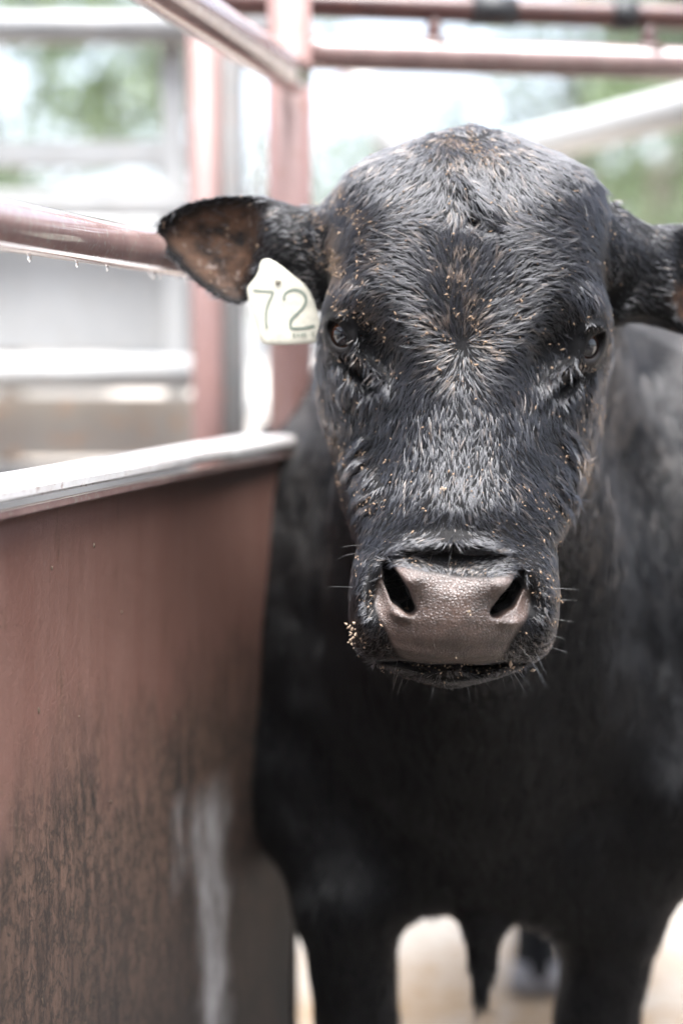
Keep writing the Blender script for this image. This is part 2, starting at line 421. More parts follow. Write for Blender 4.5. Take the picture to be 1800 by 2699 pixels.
# pale sheds
def shed(x0, x1, y, depth, h, mat, roofm, lab):
    t = empty('metal_shed', ((x0 + x1) / 2, y, 0)); tag(t, lab, 'shed')
    mb = MB(); mb.box(((x0 + x1) / 2, y + depth / 2, h / 2), (x1 - x0, depth, h)); mb.build('wall', mat, t)
    # roof: gable
    V = []
    for yy in (y - .4, y + depth + .4):
        V += [(x0 - .3, yy, h), ((x0 + x1) / 2, yy, h + (x1 - x0) * .14), (x1 + .3, yy, h), (x0 - .3, yy, h + .1), ((x0 + x1) / 2, yy, h + (x1 - x0) * .14 + .1), (x1 + .3, yy, h + .1)]
    F = [(0, 1, 4, 3), (1, 2, 5, 4), (6, 9, 10, 7), (7, 10, 11, 8), (3, 4, 10, 9), (4, 5, 11, 10), (0, 6, 7, 1), (1, 7, 8, 2), (0, 3, 9, 6), (2, 8, 11, 5)]
    link('roof', mesh('roof', V, F), roofm, t)
    n = int((x1 - x0) / .9)
    mb = MB()
    for i in range(n):
        x = x0 + (i + .5) * (x1 - x0) / n
        mb.box((x, y - .02, h * .5), (.05, .05, h * .98))
    mb.build('wall_ribs', mat, t)
    for fx_ in (.25, .7):
        x = x0 + (x1 - x0) * fx_; mb = MB(); mb.box((x, y - .03, h * .55), (1.1, .05, .9)); mb.build('window', M_darkglass, t)
M_darkglass = simple('dark_window_glass', (.06, .08, .09), .1)
shed(-11, -4.5, 19, 9, 3.1, M_white, M_galv, 'low white metal shed far behind on the left')
shed(2.2, 10, 23, 9, 3.6, M_beige, M_white, 'long pale metal shed far behind on the right')

# unseen dark timber barn added behind the camera to block low sky light
M_plank = paint_mat('dark_blocker_timber', (.045, .036, .03), (.025, .02, .018), .7)
blocker = empty('timber_light_blocker', (0, -2.6, 0)); tag(blocker, 'unseen dark timber barn facing the bull, behind the viewpoint', 'blocker')
for k in range(60):
    mb = MB(); mb.box((-7.5 + k * .25, -2.6 - (.008 if k % 2 else 0), 1.9), (.24, .03, 3.8)); mb.build('plank', M_plank, blocker)
mb = MB(); mb.box((0, -4.6, 3.95), (15.6, 4.6, .12), Matrix.Rotation(math.radians(-8), 3, 'X')); mb.build('roof', M_galv, blocker)
mb = MB()
for c, sz in (((-7.5, -4.6, 1.9), (.05, 3.9, 3.8)), ((7.5, -4.6, 1.9), (.05, 3.9, 3.8)), ((0, -6.6, 1.9), (15, .05, 3.8))): mb.box(c, sz)
mb.build('wall', M_plank, blocker)

# trees
def leaf_mat(name, c):
    m, nt, b = new_mat(name); oi = nt.nodes.new('ShaderNodeTexCoord')
    n = noise(nt, oi.outputs['Object'], 1.3, 4, .6)
    cc = mixc(nt, ramp(nt, [(.3, (0, 0, 0)), (.7, (1, 1, 1))], n), c, tuple(x * 1.7 for x in c)); nt.links.new(cc, b.inputs['Base Color'])
    b.inputs['Roughness'].default_value = .5
    return m
M_leaf = [leaf_mat('leaf_green', (.075, .11, .045)), leaf_mat('leaf_grey_green', (.085, .115, .07)), leaf_mat('leaf_dark', (.05, .07, .04))]
M_bark = simple('bark', (.12, .09, .07), .8, ns=12, bd=.02)
def tree(x, y, h, rad, mat, lab, n=2600, base=.35):
    t = empty('broadleaf_tree', (x, y, 0)); tag(t, lab, 'tree', 'trees beyond the pens')
    r = np.random.default_rng(int(x * 100 + y * 7) % 99991)
    mb = MB(); mb.tube([(x, y, 0), (x + .1, y, h * .3), (x - .1, y + .1, h * .6), (x, y, h * .9)], [rad * .09, rad * .07, rad * .045, rad * .01], 10)
    mb.build('trunk', M_bark, t, True)
    for k in range(7):
        a = r.uniform(0, 6.28); z0 = h * r.uniform(.28, .6); e = Vector((x + math.cos(a) * rad * .75, y + math.sin(a) * rad * .75, z0 + h * r.uniform(.12, .3)))
        mb = MB(); mb.tube([(x, y, z0), Vector((x, y, z0)).lerp(e, .5) + Vector((0, 0, .1 * rad)), e], [rad * .035, rad * .022, rad * .006], 7); mb.build('limb', M_bark, t, True)
    nc = 26; a = r.uniform(0, 6.28, nc); rr = rad * np.sqrt(r.uniform(0, 1, nc)) * .85; zc = h * (base + (1 - base) * r.uniform(.05, 1, nc) ** .9)
    shape = np.sqrt(np.clip(1 - ((zc / h - (base + (1 - base) * .45)) / (.62 * (1 - base) + .12)) ** 2, .08, 1)); rr *= shape
    C = np.stack([x + rr * np.cos(a), y + rr * np.sin(a), zc], 1)
    ci = r.integers(0, nc, n); d = r.normal(size=(n, 3)); d /= np.linalg.norm(d, axis=1)[:, None]
    pos = C[ci] + d * (rad * .27 * r.uniform(.5, 1.1, n) ** .6)[:, None]
    s = r.uniform(.05, .13, n) * rad * .55
    u = r.normal(size=(n, 3)); u /= np.linalg.norm(u, axis=1)[:, None]; v = np.cross(u, r.normal(size=(n, 3))); v /= np.linalg.norm(v, axis=1)[:, None]
    Q = np.stack([pos - u * s[:, None], pos + v * s[:, None] * .6, pos + u * s[:, None], pos - v * s[:, None] * .6], 1).reshape(-1, 3)
    me = bpy.data.meshes.new('crown'); me.from_pydata(Q.tolist(), [], np.arange(n * 4).reshape(-1, 4).tolist())
    link('crown', me, mat, t)
tree(-3.2, 13.5, 5.2, 1.5, M_leaf[0], 'small round green tree over the left gate')
tree(-1.35, 17, 5.6, 1.7, M_leaf[1], 'grey-green tree behind the two posts at the left')
tree(-6.4, 16, 7.5, 2.2, M_leaf[2], 'dark tree at the far left edge')
tree(1.2, 21, 5.0, 1.3, M_leaf[1], 'small slim tree behind the top of the head')
tree(6.2, 19, 9.5, 2.6, M_leaf[1], 'tall grey-green tree filling the upper right corner', 3600)
tree(3.3, 20, 7.6, 1.9, M_leaf[1], 'tall loose tree above the white slanting pipe', 2600)
tree(4.3, 17, 6.6, 1.7, M_leaf[0], 'green tree at the upper right beyond the pipes')
tree(5.6, 13.5, 4.3, 1.3, M_leaf[2], 'dark low tree at the right edge')
tree(2.75, 12.5, 3.6, .85, M_leaf[0], 'small green tree right of the head', 1600)

# rain haze over the yard
mb = MB(); mb.box((0, 115, 6), (290, 300, 14)); hz = mb.build('haze', None); hz['kind'] = 'stuff'
mh = bpy.data.materials.new('rain_haze'); mh.use_nodes = True; mh.node_tree.nodes.clear()
vo_ = mh.node_tree.nodes.new('ShaderNodeVolumePrincipled'); vo_.inputs['Density'].default_value = .0011; vo_.inputs['Color'].default_value = (.95, .96, .97, 1); vo_.inputs['Anisotropy'].default_value = .2
oo_ = mh.node_tree.nodes.new('ShaderNodeOutputMaterial'); mh.node_tree.links.new(vo_.outputs[0], oo_.inputs['Volume']); hz.data.materials.append(mh)

# ================================================================== THE BULL
def smin(a, b_, k):
    h = np.clip(.5 + .5 * (b_ - a) / k, 0, 1); return b_ + (a - b_) * h - k * h * (1 - h)
def smax(a, b_, k): return -smin(-a, -b_, k)
def sstep(x, a, b_):
    t = np.clip((x - a) / (b_ - a), 0, 1); return t * t * (3 - 2 * t)
def cone(Pn, a, b_, ra, rb, sx=1.0):
    """tapered capsule"""
    a = np.asarray(a, np.float32); b_ = np.asarray(b_, np.float32)
    ab = b_ - a; t = np.clip(((Pn - a) @ ab) / float(ab @ ab), 0, 1)
    q = Pn - (a + t[:, None] * ab)
    return np.sqrt((q * q).sum(1)) - (ra + (rb - ra) * t)
def polysd(x, y, poly):
    """signed distance to a polygon (negative inside)"""
    poly = np.asarray(poly, np.float32); d = np.full(x.shape, 1e9, np.float32); s = np.ones(x.shape, np.float32)
    n = len(poly)
    for i in range(n):
        ax_, ay_ = poly[i]; bx_, by_ = poly[i - 1]
        ex, ey = bx_ - ax_, by_ - ay_; wx, wy = x - ax_, y - ay_
        t = np.clip((wx * ex + wy * ey) / (ex * ex + ey * ey + 1e-12), 0, 1)
        dx, dy = wx - ex * t, wy - ey * t; d = np.minimum(d, dx * dx + dy * dy)
        c1 = y >= ay_; c2 = y < by_; c3 = ex * wy > ey * wx
        flip = (c1 & c2 & c3) | (~c1 & ~c2 & ~c3)
        s = np.where(flip, -s, s)
    return s * np.sqrt(d)
def smooth_poly(pts, it=2):
    p = np.array(pts, float)
    for _ in range(it):
        nx = np.roll(p, -1, 0); p = np.stack([.75 * p + .25 * nx, .25 * p + .75 * nx], 1).reshape(-1, 2)
    return p

# head slices read along the face: y, left edge, right edge, front, widest, back (depths relative to 1.5 m)
HT = np.array([
 (346, 1225, 1265, .116, .145, .17, 2.0), (354, 1180, 1305, .106, .142, .20, 2.0), (367, 1112, 1360, .094, .140, .23, 2.1), (387, 1050, 1408, .082, .138, .26, 2.2),
 (421, 970, 1488, .067, .135, .29, 2.3), (454, 917, 1548, .053, .132, .31, 2.4), (500, 880, 1592, .040, .13, .32, 2.4),
 (560, 866, 1606, .028, .128, .33, 2.4), (640, 866, 1600, .016, .12, .33, 2.35), (700, 871, 1592, .009, .115, .33, 2.3),
 (790, 866, 1590, .002, .11, .33, 2.25), (900, 842, 1600, -.003, .12, .34, 2.15), (1015, 820, 1600, -.006, .15, .34, 2.0),
 (1101, 836, 1591, -.012, .15, .33, 1.9), (1175, 858, 1575, -.020, .14, .31, 1.9), (1256, 880, 1552, -.031, .125, .26, 1.95),
 (1325, 902, 1525, -.041, .105, .21, 2.05), (1393, 925, 1492, -.051, .075, .17, 2.2), (1434, 943, 1462, -.058, .045, .14, 2.4),
 (1475, 937, 1460, -.068, .028, .125, 2.6), (1551, 927, 1463, -.077, .018, .11, 2.7), (1618, 929, 1459, -.077, .016, .10, 2.7),
 (1662, 933, 1451, -.070, .018, .095, 2.6), (1700, 942, 1440, -.060, .02, .09, 2.5), (1730, 966, 1415, -.048, .025, .085, 2.4),
 (1758, 1010, 1372, -.033, .03, .08, 2.3), (1782, 1062, 1318, -.018, .032, .075, 2.2), (1797, 1110, 1268, .0, .034, .065, 2.0), (1806, 1160, 1220, .025, .04, .055, 2.0)], np.float64)
dC = 1.5 + HT[:, 4]
h_v = (1349.5 - HT[:, 0]) / FPX * dC
h_uc = ((HT[:, 1] + HT[:, 2]) / 2 - 900) / FPX * dC
h_W = (HT[:, 2] - HT[:, 1]) / 2 / FPX * dC
o_ = np.argsort(h_v); 
vv = np.linspace(h_v.min(), h_v.max(), 700)
def tab(col, sm=9):
    y = np.interp(vv, h_v[o_], col[o_]); k = np.hanning(2 * sm + 1); k /= k.sum()
    return np.convolve(np.pad(y, sm, mode='edge'), k, 'valid')
TU, TW, TF, TC, TB, TN = tab(h_uc), tab(h_W, 6), tab(HT[:, 3]), tab(HT[:, 4]), tab(HT[:, 5]), tab(HT[:, 6])
V0, V1 = vv[0], vv[-1]

G = []       # sculpting bumps: u, v, su, sv, angle, amp
def g(px, py, sx, sy, amp, d=1.5, ang=0):
    u, v = uv(px, py, d); k = d / FPX; G.append((u, v, sx * k, sy * k, math.radians(ang), amp))
S = []       # sculpted ridges / grooves: polyline, sigma, amp
def sg(pts, sig, amp, d=1.5): S.append(([uv(x, y, d) for x, y in pts], sig * d / FPX, amp))
# brow, eye bulges, hollows
g(915, 790, 50, 42, .007, 1.57); g(1550, 805, 50, 42, .008, 1.57)
g(870, 890, 42, 50, .006, 1.59); g(1585, 905, 42, 50, .006, 1.59)
g(1005, 925, 42, 66, -.017, 1.53, 20); g(1440, 920, 42, 66, -.017, 1.53, -20)
g(1225, 600, 190, 170, .006); g(1060, 520, 90, 80, .004); g(1400, 520, 90, 80, .004)
g(1250, 395, 75, 45, .004, 1.54)
g(1205, 1160, 95, 190, .012); g(1195, 1330, 120, 60, .006, 1.48)
g(985, 1130, 60, 130, -.010, 1.55); g(1450, 1130, 60, 130, -.010, 1.55)
g(1217, 905, 60, 45, -.003)
g(1110, 960, 30, 40, -.003)
sg([(923, 922), (946, 951), (977, 976), (1006, 1004), (1030, 1075)], 11, .009, 1.55)
sg([(925, 955), (950, 985), (975, 1012), (990, 1040)], 13, -.010, 1.55)
sg([(1532, 940), (1505, 969), (1469, 991), (1442, 1012), (1408, 1075)], 11, .008, 1.55)
sg([(1535, 975), (1505, 1000), (1478, 1020), (1455, 1050)], 13, -.010, 1.55)
sg([(880, 960), (900, 1010), (905, 1070)], 12, .004, 1.6); sg([(1565, 965), (1550, 1030), (1540, 1100)], 12, .004, 1.6)
sg([(848, 862), (872, 838), (905, 838), (930, 868)], 11, .005, 1.55); sg([(1602, 890), (1580, 866), (1548, 864), (1522, 896)], 11, .005, 1.55)
sg([(1170, 455), (1225, 495), (1268, 550), (1298, 590)], 15, .006, 1.54); sg([(1225, 575), (1262, 605), (1300, 618)], 10, -.008, 1.53)
# cheek folds
rf = np.random.default_rng(4)
for k in range(7):
    j = rf.uniform(-9, 9, 8); ll = rf.uniform(.7, 1.4)
    x0, y0_ = 884 + k * 8 + j[0], 1190 + k * 25 + j[1]
    sg([(x0, y0_ + 30), (x0 + 22 * ll, y0_ + 6 + j[2]), (x0 + 46 * ll, y0_ - 18 + j[3]), (x0 + 70 * ll, y0_ - 30)], rf.uniform(6, 10), rf.uniform(.003, .0055), 1.56)
    x0, y0_ = 1566 - k * 9 + j[4], 1155 + k * 27 + j[5]
    sg([(x0, y0_ + 52), (x0 - 26 * ll, y0_ + 34 + j[6]), (x0 - 52 * ll, y0_ + 2 + j[7]), (x0 - 78 * ll, y0_ - 34)], rf.uniform(6, 10), rf.uniform(.003, .0052), 1.56)
for k in range(4):
    sg([(1010 + 10 * k, 1020 + 26 * k), (985 + 8 * k, 1060 + 26 * k)], 9, .002, 1.52)
# muzzle
sg([(1010, 1468), (1080, 1440), (1175, 1428), (1270, 1438), (1360, 1462)], 14, .009, 1.44)
g(1195, 1478, 85, 16, -.007, 1.445)
g(1075, 1522, 40, 26, .013, 1.43); g(1322, 1534, 40, 26, .013, 1.43); g(1195, 1475, 100, 14, -.004, 1.43)
g(1195, 1580, 85, 75, .010, 1.43); g(1190, 1690, 120, 35, .006, 1.44)
g(1008, 1560, 24, 46, -.014, 1.44, -15); g(1388, 1574, 24, 46, -.014, 1.44, 15)
sg([(1020, 1600), (1045, 1618), (1085, 1628)], 9, .005, 1.44); sg([(1375, 1632), (1345, 1640), (1300, 1636)], 9, .005, 1.44)
g(955, 1620, 30, 90, .006, 1.47); g(1432, 1620, 30, 90, .006, 1.47)
sg([(1010, 1700), (1100, 1722), (1195, 1728), (1290, 1724), (1375, 1712)], 10, .004, 1.45)
sg([(1080, 1790), (1190, 1795), (1290, 1786)], 8, .004, 1.49)
NOSTRIL = []
for pts, rs in ((((1022, 1494), (1034, 1528), (1056, 1572), (1082, 1606)), (12, 23, 28, 16)), (((1374, 1512), (1366, 1545), (1338, 1583), (1304, 1612)), (12, 22, 27, 16))):
    NOSTRIL.append(([uv(x, y, 1.43) for x, y in pts], [r * 1.43 / FPX for r in rs]))
MOUTH = ([uv(x, y, 1.47) for x, y in ((1000, 1752), (1060, 1750), (1130, 1762), (1198, 1752), (1260, 1764), (1325, 1752), (1385, 1756))], [.002, .0040, .0055, .0030, .0060, .0040, .002])
def seg2(u, v, a, b_, ra, rb):
    ex, ey = b_[0] - a[0], b_[1] - a[1]; wx, wy = u - a[0], v - a[1]
    t = np.clip((wx * ex + wy * ey) / (ex * ex + ey * ey), 0, 1)
    return np.hypot(wx - ex * t, wy - ey * t) - (ra + (rb - ra) * t)

EYES = []; EYE0 = []
for (px, py, dd, sgn) in ((892, 878, 1.58, -1), (1562, 908, 1.58, 1)):
    u_, v_ = uv(px, py, dd)
    n_e = np.array([.70 * sgn, .0, -.71]); n_e /= np.linalg.norm(n_e)
    e1 = np.cross([0, 1, 0], n_e); e1 /= np.linalg.norm(e1); e2 = np.cross(n_e, e1)
    if e1[0] * sgn < 0: e1 = -e1        # e1 points outwards
    EYE0.append((px, py, n_e, e1, e2, sgn))
EYE_R = .0195
def lid_ring(E, th):
    c, n_e, e1, e2, sgn = E
    la = math.radians(-55)              # long axis drops towards the inner corner
    ax1 = -e1 * math.cos(la) + e2 * math.sin(la); ax2 = e1 * math.sin(la) * 1 + e2 * math.cos(la)
    return c + n_e * (.0125 - .004 * abs(math.cos(th)) ** 3) + ax1 * .0195 * math.cos(th) + ax2 * (.0110 if math.sin(th) > 0 else .0150) * math.sin(th)

EAR_L = smooth_poly([(835, 545), (790, 548), (760, 537), (690, 514), (608, 511), (540, 518), (471, 540), (422, 572), (407, 608), (422, 652), (459, 692), (505, 738), (563, 784), (625, 808), (655, 795), (672, 745), (690, 705), (735, 715), (775, 745), (815, 790), (850, 810), (872, 780), (876, 650)], 2)
EAR_R = smooth_poly([(1600, 520), (1650, 560), (1700, 592), (1740, 594), (1800, 590), (1870, 588), (1950, 605), (2035, 650), (2062, 700), (2035, 765), (1965, 835), (1885, 885), (1830, 890), (1790, 868), (1755, 845), (1715, 838), (1668, 838), (1622, 852), (1592, 800), (1580, 650)], 2)
ED = 1.665
EAR_L = np.array([uv(x, y, ED) for x, y in EAR_L]); EAR_R = np.array([uv(x, y, ED) for x, y in EAR_R])
def ear(u, v, d, poly, sgn):
    sd2 = polysd(u, v, poly); din = np.maximum(-sd2, 0)
    px = 900 + u / ED * FPX
    m = sstep(px, 630, 735) if sgn < 0 else 1 - sstep(px, 1740, 1850)
    m2 = sstep(px, 700, 850) if sgn < 0 else 1 - sstep(px, 1620, 1760)
    ws = ED + (1 - m) * (.030 * (1 - np.exp(-din / .016)) - .004) - m * .020 * (1 - np.exp(-din / .025)) - m2 * .006
    t = .0036 + m * .030
    f1 = np.abs(d - (ws + m * .026)) - t
    return smax(f1 * .75, sd2, .006)

# body in world coordinates
HEAD_AX = math.radians(14.0); ca, sa = math.cos(HEAD_AX), math.sin(HEAD_AX)
OB = np.array([.182, 1.95])
bs = np.array([-.05, .02, .12, .30, .5, .8, 1.1, 1.32, 1.50, 1.56])
bzc = np.array([1.00, .99, .98, .98, .98, .97, .98, 1.04, 1.08, 1.08])
bht = np.array([.02, .22, .38, .50, .47, .44, .43, .37, .24, .02])
bhb = np.array([.02, .22, .31, .37, .40, .42, .40, .30, .20, .02])
bhw = np.array([.02, .26, .40, .482, .45, .41, .40, .34, .22, .02])
def W3(px, py, d):
    p = P(px, py, d); return (p.x, p.y, p.z)
def body_sdf(Pw):
    x, y, z = Pw[:, 0] - OB[0], Pw[:, 1] - OB[1], Pw[:, 2]
    s = x * sa + y * ca; t = x * ca - y * sa
    zc = np.interp(s, bs, bzc); hw = np.interp(s, bs, bhw); ht = np.interp(s, bs, bht); hb = np.interp(s, bs, bhb)
    dz = z - zc; hz = np.where(dz > 0, ht, hb)
    r = ((np.abs(t) / hw) ** 2.15 + (np.abs(dz) / hz) ** 2.15) ** (1 / 2.15)
    f = (r - 1) * np.minimum(hw, hz) * .9
    over = np.maximum(np.maximum(bs[0] - s, s - bs[-1]), 0); f = np.maximum(f, 0) * (over > 0) + f * (over <= 0) ; f = f + over
    # shoulders + front legs
    def pt(tt, ss, zz): return (OB[0] + tt * ca + ss * sa, OB[1] - tt * sa + ss * ca, zz)
    for sg_ in (-1, 1):
        xk = .022 if sg_ < 0 else .372
        f = smin(f, cone(Pw, pt(.27 * sg_, .30, 1.05), pt(.235 * sg_, .14, .78), .16, .14), .08)
        f = smin(f, cone(Pw, pt(.235 * sg_, .14, .78), (xk - .012 if sg_ < 0 else xk + .025, 1.99, .62), .145, .075), .07)
        f = smin(f, cone(Pw, (xk - .012 if sg_ < 0 else xk + .025, 1.99, .62), (xk, 1.98, .44), .073, .058), .03)
        f = smin(f, cone(Pw, (xk, 1.98, .44), (xk, 1.99, .16), .05, .038), .03)
        f = smin(f, cone(Pw, (xk, 1.99, .14), (xk, 1.955, .05), .046, .055), .02)
        # hind legs
        hx = .435 if sg_ < 0 else .615; hy = 3.08 if sg_ < 0 else 3.2
        f = smin(f, cone(Pw, pt(.20 * sg_, 1.25, 1.0), (hx, hy - .06, .66), .22, .12), .1)
        f = smin(f, cone(Pw, (hx, hy - .06, .66), (hx, hy + .10, .42), .10, .058), .04)
        f = smin(f, cone(Pw, (hx, hy + .10, .42), (hx, hy, .12), .045, .038), .03)
        f = smin(f, cone(Pw, (hx, hy, .12), (hx, hy - .035, .05), .044, .054), .02)
    # neck: crest and throat
    f = smin(f, cone(Pw, W3(1245, 715, 1.76), pt(.0, .34, 1.20), .150, .27), .07)
    for sg_ in (-1, 1): f = smin(f, cone(Pw, pt(.10 * sg_, .30, 1.20), pt(.17 * sg_, .55, 1.25), .19, .23), .09)
    f = smin(f, cone(Pw, W3(1225, 1010, 1.74), pt(0, .10, .98), .135, .26), .07)
    # brisket and dewlap
    f = smin(f, cone(Pw, pt(0, .0, .92), W3(1272, 2260, 2.02), .14, .06), .14)
    f = smin(f, cone(Pw, pt(-.09, .08, .708), pt(.11, .08, .690), .10, .10), .08)
    f = smin(f, cone(Pw, W3(1274, 2440, 2.0), W3(1272, 2530, 2.0), .030, .018), .03)
    f = smin(f, cone(Pw, W3(1272, 2530, 2.0), W3(1266, 2635, 1.99), .018, .011), .015)
    f = smin(f, cone(Pw, W3(1235, 1700, 1.78), W3(1270, 2150, 2.0), .035, .03), .12)
    # tail
    f = smin(f, cone(Pw, pt(0, 1.54, 1.25), pt(.0, 1.62, .5), .028, .018), .03)
    # folds of loose skin on the neck (run down and forward)
    q = t * 34 + z * 9 + .8 * np.sin(s * 9) + 1.2 * np.sin(z * 7 + t * 3)
    wgt = np.exp(-((s - .08) / .24) ** 2) * sstep(np.abs(t), .05, .16) * sstep(z, .75, 1.0)
    f = f + wgt * .013 * np.sin(q * .7)
    return f

def bull_sdf(C):
    C = C.astype(np.float32); u, v, d = C[:, 0], C[:, 1], C[:, 2]
    Pw = cam2world(C).astype(np.float32)
    f = body_sdf(Pw).astype(np.float32)
    hd = (d < 2.0) & (v > -.30)
    if hd.any():
        uh, vh, dh = u[hd], v[hd], d[hd]; wv_ = dh - 1.5
        vcl = np.clip(vh, V0, V1)
        uc, W_, F_, C_, B_, n_ = (np.interp(vcl, vv, T) for T in (TU, TW, TF, TC, TB, TN))
        D = np.where(wv_ < C_, C_ - F_, B_ - C_)
        r = (np.abs((uh - uc) / W_) ** n_ + np.abs((wv_ - C_) / D) ** n_) ** (1 / n_)
        h = (r - 1) * np.minimum(W_, D); h = np.where(h > 0, h * .8, h) + .0035 * sstep(vh, -.02, .06)
        over = np.maximum(np.maximum(V0 - vh, vh - V1), 0)
        h = np.where(over > 0, np.sqrt(np.maximum(h, 0) ** 2 + over ** 2), h)
        front = 1 - sstep(wv_ - C_, -.03, .03)
        disp = np.zeros_like(h)
        for (gu, gv, su, sv, an, amp) in G:
            du, dv = uh - gu, vh - gv
            if an: c_, s_ = math.cos(an), math.sin(an); du, dv = du * c_ + dv * s_, -du * s_ + dv * c_
            disp += amp * np.exp(-.5 * ((du / su) ** 2 + (dv / sv) ** 2))
        for pts, sig, amp in S:
            us = [p[0] for p in pts]; vs = [p[1] for p in pts]; m = 3.5 * sig
            k = (uh > min(us) - m) & (uh < max(us) + m) & (vh > min(vs) - m) & (vh < max(vs) + m)
            if not k.any(): continue
            dm = np.full(k.sum(), 9., np.float32)
            tt = np.zeros_like(dm); ns_ = len(pts) - 1
            for i_, (a, b_) in enumerate(zip(pts[:-1], pts[1:])):
                ex, ey = b_[0] - a[0], b_[1] - a[1]; wx, wy = uh[k] - a[0], vh[k] - a[1]
                t_ = (wx * ex + wy * ey) / (ex * ex + ey * ey); tc_ = np.clip(t_, 0, 1)
                dd_ = np.hypot(wx - ex * tc_, wy - ey * tc_); cl_ = dd_ < dm
                dm = np.where(cl_, dd_, dm); tt = np.where(cl_, (i_ + tc_) / ns_, tt)
            disp[k] += amp * np.exp(-.5 * (dm / sig) ** 2) * np.clip(4.5 * tt * (1 - tt) + .05, 0, 1)
        h = h - disp * front
        # nostrils and mouth
        for pts, rs in NOSTRIL:
            dm = np.full(h.shape, 9., np.float32)
            for i in range(3): dm = np.minimum(dm, seg2(uh, vh, pts[i], pts[i + 1], rs[i], rs[i + 1]))
            h = smax(h, -np.maximum(dm, wv_ - .03), .004)
        pts, rs = MOUTH; dm = np.full(h.shape, 9., np.float32)
        for i in range(len(pts) - 1): dm = np.minimum(dm, seg2(uh, vh, pts[i], pts[i + 1], rs[i], rs[i + 1]))
        h = smax(h, -np.maximum(dm, wv_ - .03), .005)
        Ph = C[hd]
        # eye sockets and lids
        for E in EYES:
            c, n_e, e1, e2, sgn = E
            near = ((Ph - c.astype(np.float32)) ** 2).sum(1) < .05 ** 2
            if not near.any(): continue
            Q = Ph[near]; hh = h[near]
            bp = Q - c; ax = bp @ n_e
            ball = np.sqrt((bp * bp).sum(1)) - (EYE_R + .0012)
            dm = np.full(len(Q), 9.)
            ring = [lid_ring(E, 2 * math.pi * i / 20) for i in range(21)]
            for i in range(20):
                th = math.pi * 2 * (i + .5) / 20
                dm = np.minimum(dm, cone(Q, ring[i], ring[i + 1], .0040, .0040))
            hh = smin(hh, dm, .012)
            # opening: inside ring -> carve
            la = math.radians(-55); ax1 = -e1 * math.cos(la) + e2 * math.sin(la); ax2 = e1 * math.sin(la) + e2 * math.cos(la)
            q2_ = bp @ ax2; ell = np.sqrt(((bp @ ax1) / .0165) ** 2 + (q2_ / np.where(q2_ > 0, .0075, .0125)) ** 2) - 1
            hh = smax(hh, -np.maximum(ell * .009, -ax), .0025)
            hh = np.maximum(hh, -ball)
            h[near] = hh
        fh = smin(f[hd], h, .045)
        eb = np.minimum(cone(Ph, (*uv(880, 640, 1.66), 1.66), (*uv(800, 640, 1.67), 1.67), .045, .030), cone(Ph, (*uv(1590, 680, 1.66), 1.66), (*uv(1680, 690, 1.67), 1.67), .045, .032))
        fh = smin(fh, eb, .03)
        e = np.minimum(ear(uh, vh, dh, EAR_L, -1), ear(uh, vh, dh, EAR_R, 1))
        fh = smin(fh, e, .014)
        f[hd] = fh
    return f

for (px, py, n_e, e1, e2, sgn) in EYE0:      # seat each eyeball on the face surface
    ds = np.linspace(1.45, 1.75, 601)
    fs = bull_sdf(np.array([[*uv(px, py, q), q] for q in ds]))
    q = ds[np.argmax(fs < 0)]; Sp = np.array([*uv(px, py, q), q]); print('eye surface', px, q)
    EYES.append((Sp - n_e * .0175, n_e, e1, e2, sgn))
def axis(segs):
    out = [segs[0][0]]
    for a, b_, h in segs:
        n = max(1, int(round((b_ - a) / h))); out += list(np.linspace(a, b_, n + 1)[1:])
    return np.array(out)
U = axis([(-.40, -.25, .008), (-.25, -.03, .0025), (-.03, .33, .0019), (.33, .56, .0032), (.56, 1.05, .012)])
Vv = axis([(-1.30, -.45, .012), (-.45, -.20, .005), (-.20, .0, .0019), (.0, .30, .0021), (.30, .46, .0026)])
Dd = axis([(1.39, 1.60, .0021), (1.60, 1.70, .0027), (1.70, 2.0, .007), (2.0, 3.75, .014)])
def pad4(a):
    r = (-(len(a) - 1)) % 4
    st = a[-1] - a[-2]; return np.concatenate([a, a[-1] + st * np.arange(1, r + 1)])
U, Vv, Dd = pad4(U), pad4(Vv), pad4(Dd)
nu, nv, nd = len(U), len(Vv), len(Dd)
def evalchunk(A):
    out = np.empty(len(A), np.float32)
    for i in range(0, len(A), 600000): out[i:i + 600000] = bull_sdf(A[i:i + 600000])
    return out
Uc, Vc, Dc = U[::4], Vv[::4], Dd[::4]
gc = np.stack(np.meshgrid(Uc, Vc, Dc, indexing='ij'), -1).reshape(-1, 3)
fc = evalchunk(gc).reshape(len(Uc), len(Vc), len(Dc))
su, sv_, sd_ = np.diff(Uc), np.diff(Vc), np.diff(Dc)
blk = np.maximum(np.maximum(su[:, None, None], sv_[None, :, None]), sd_[None, None, :])
def cmin(a): 
    m = a
    m = np.minimum(m[:-1], m[1:]); m = np.minimum(m[:, :-1], m[:, 1:]); m = np.minimum(m[:, :, :-1], m[:, :, 1:]); return m
act = cmin(np.abs(fc)) < np.maximum(blk * 1.0, .011)
bi, bj, bk_ = np.nonzero(act)
FULL = np.empty((nu, nv, nd), np.float32)
FULL[:-1, :-1, :-1] = np.repeat(np.repeat(np.repeat(fc[:-1, :-1, :-1], 4, 0), 4, 1), 4, 2)
FULL[-1] = 1; FULL[:, -1] = 1; FULL[:, :, -1] = 1
mask = np.zeros((nu, nv, nd), bool)
for a in range(5):
    for b_ in range(5):
        for c in range(5): mask[bi * 4 + a, bj * 4 + b_, bk_ * 4 + c] = True
ii, jj, kk = np.nonzero(mask)
print('grid', nu, nv, nd, 'active', len(ii), round(time.time() - T0, 1))
FULL[ii, jj, kk] = evalchunk(np.stack([U[ii], Vv[jj], Dd[kk]], 1))
print('sdf done', round(time.time() - T0, 1))
del mask, gc

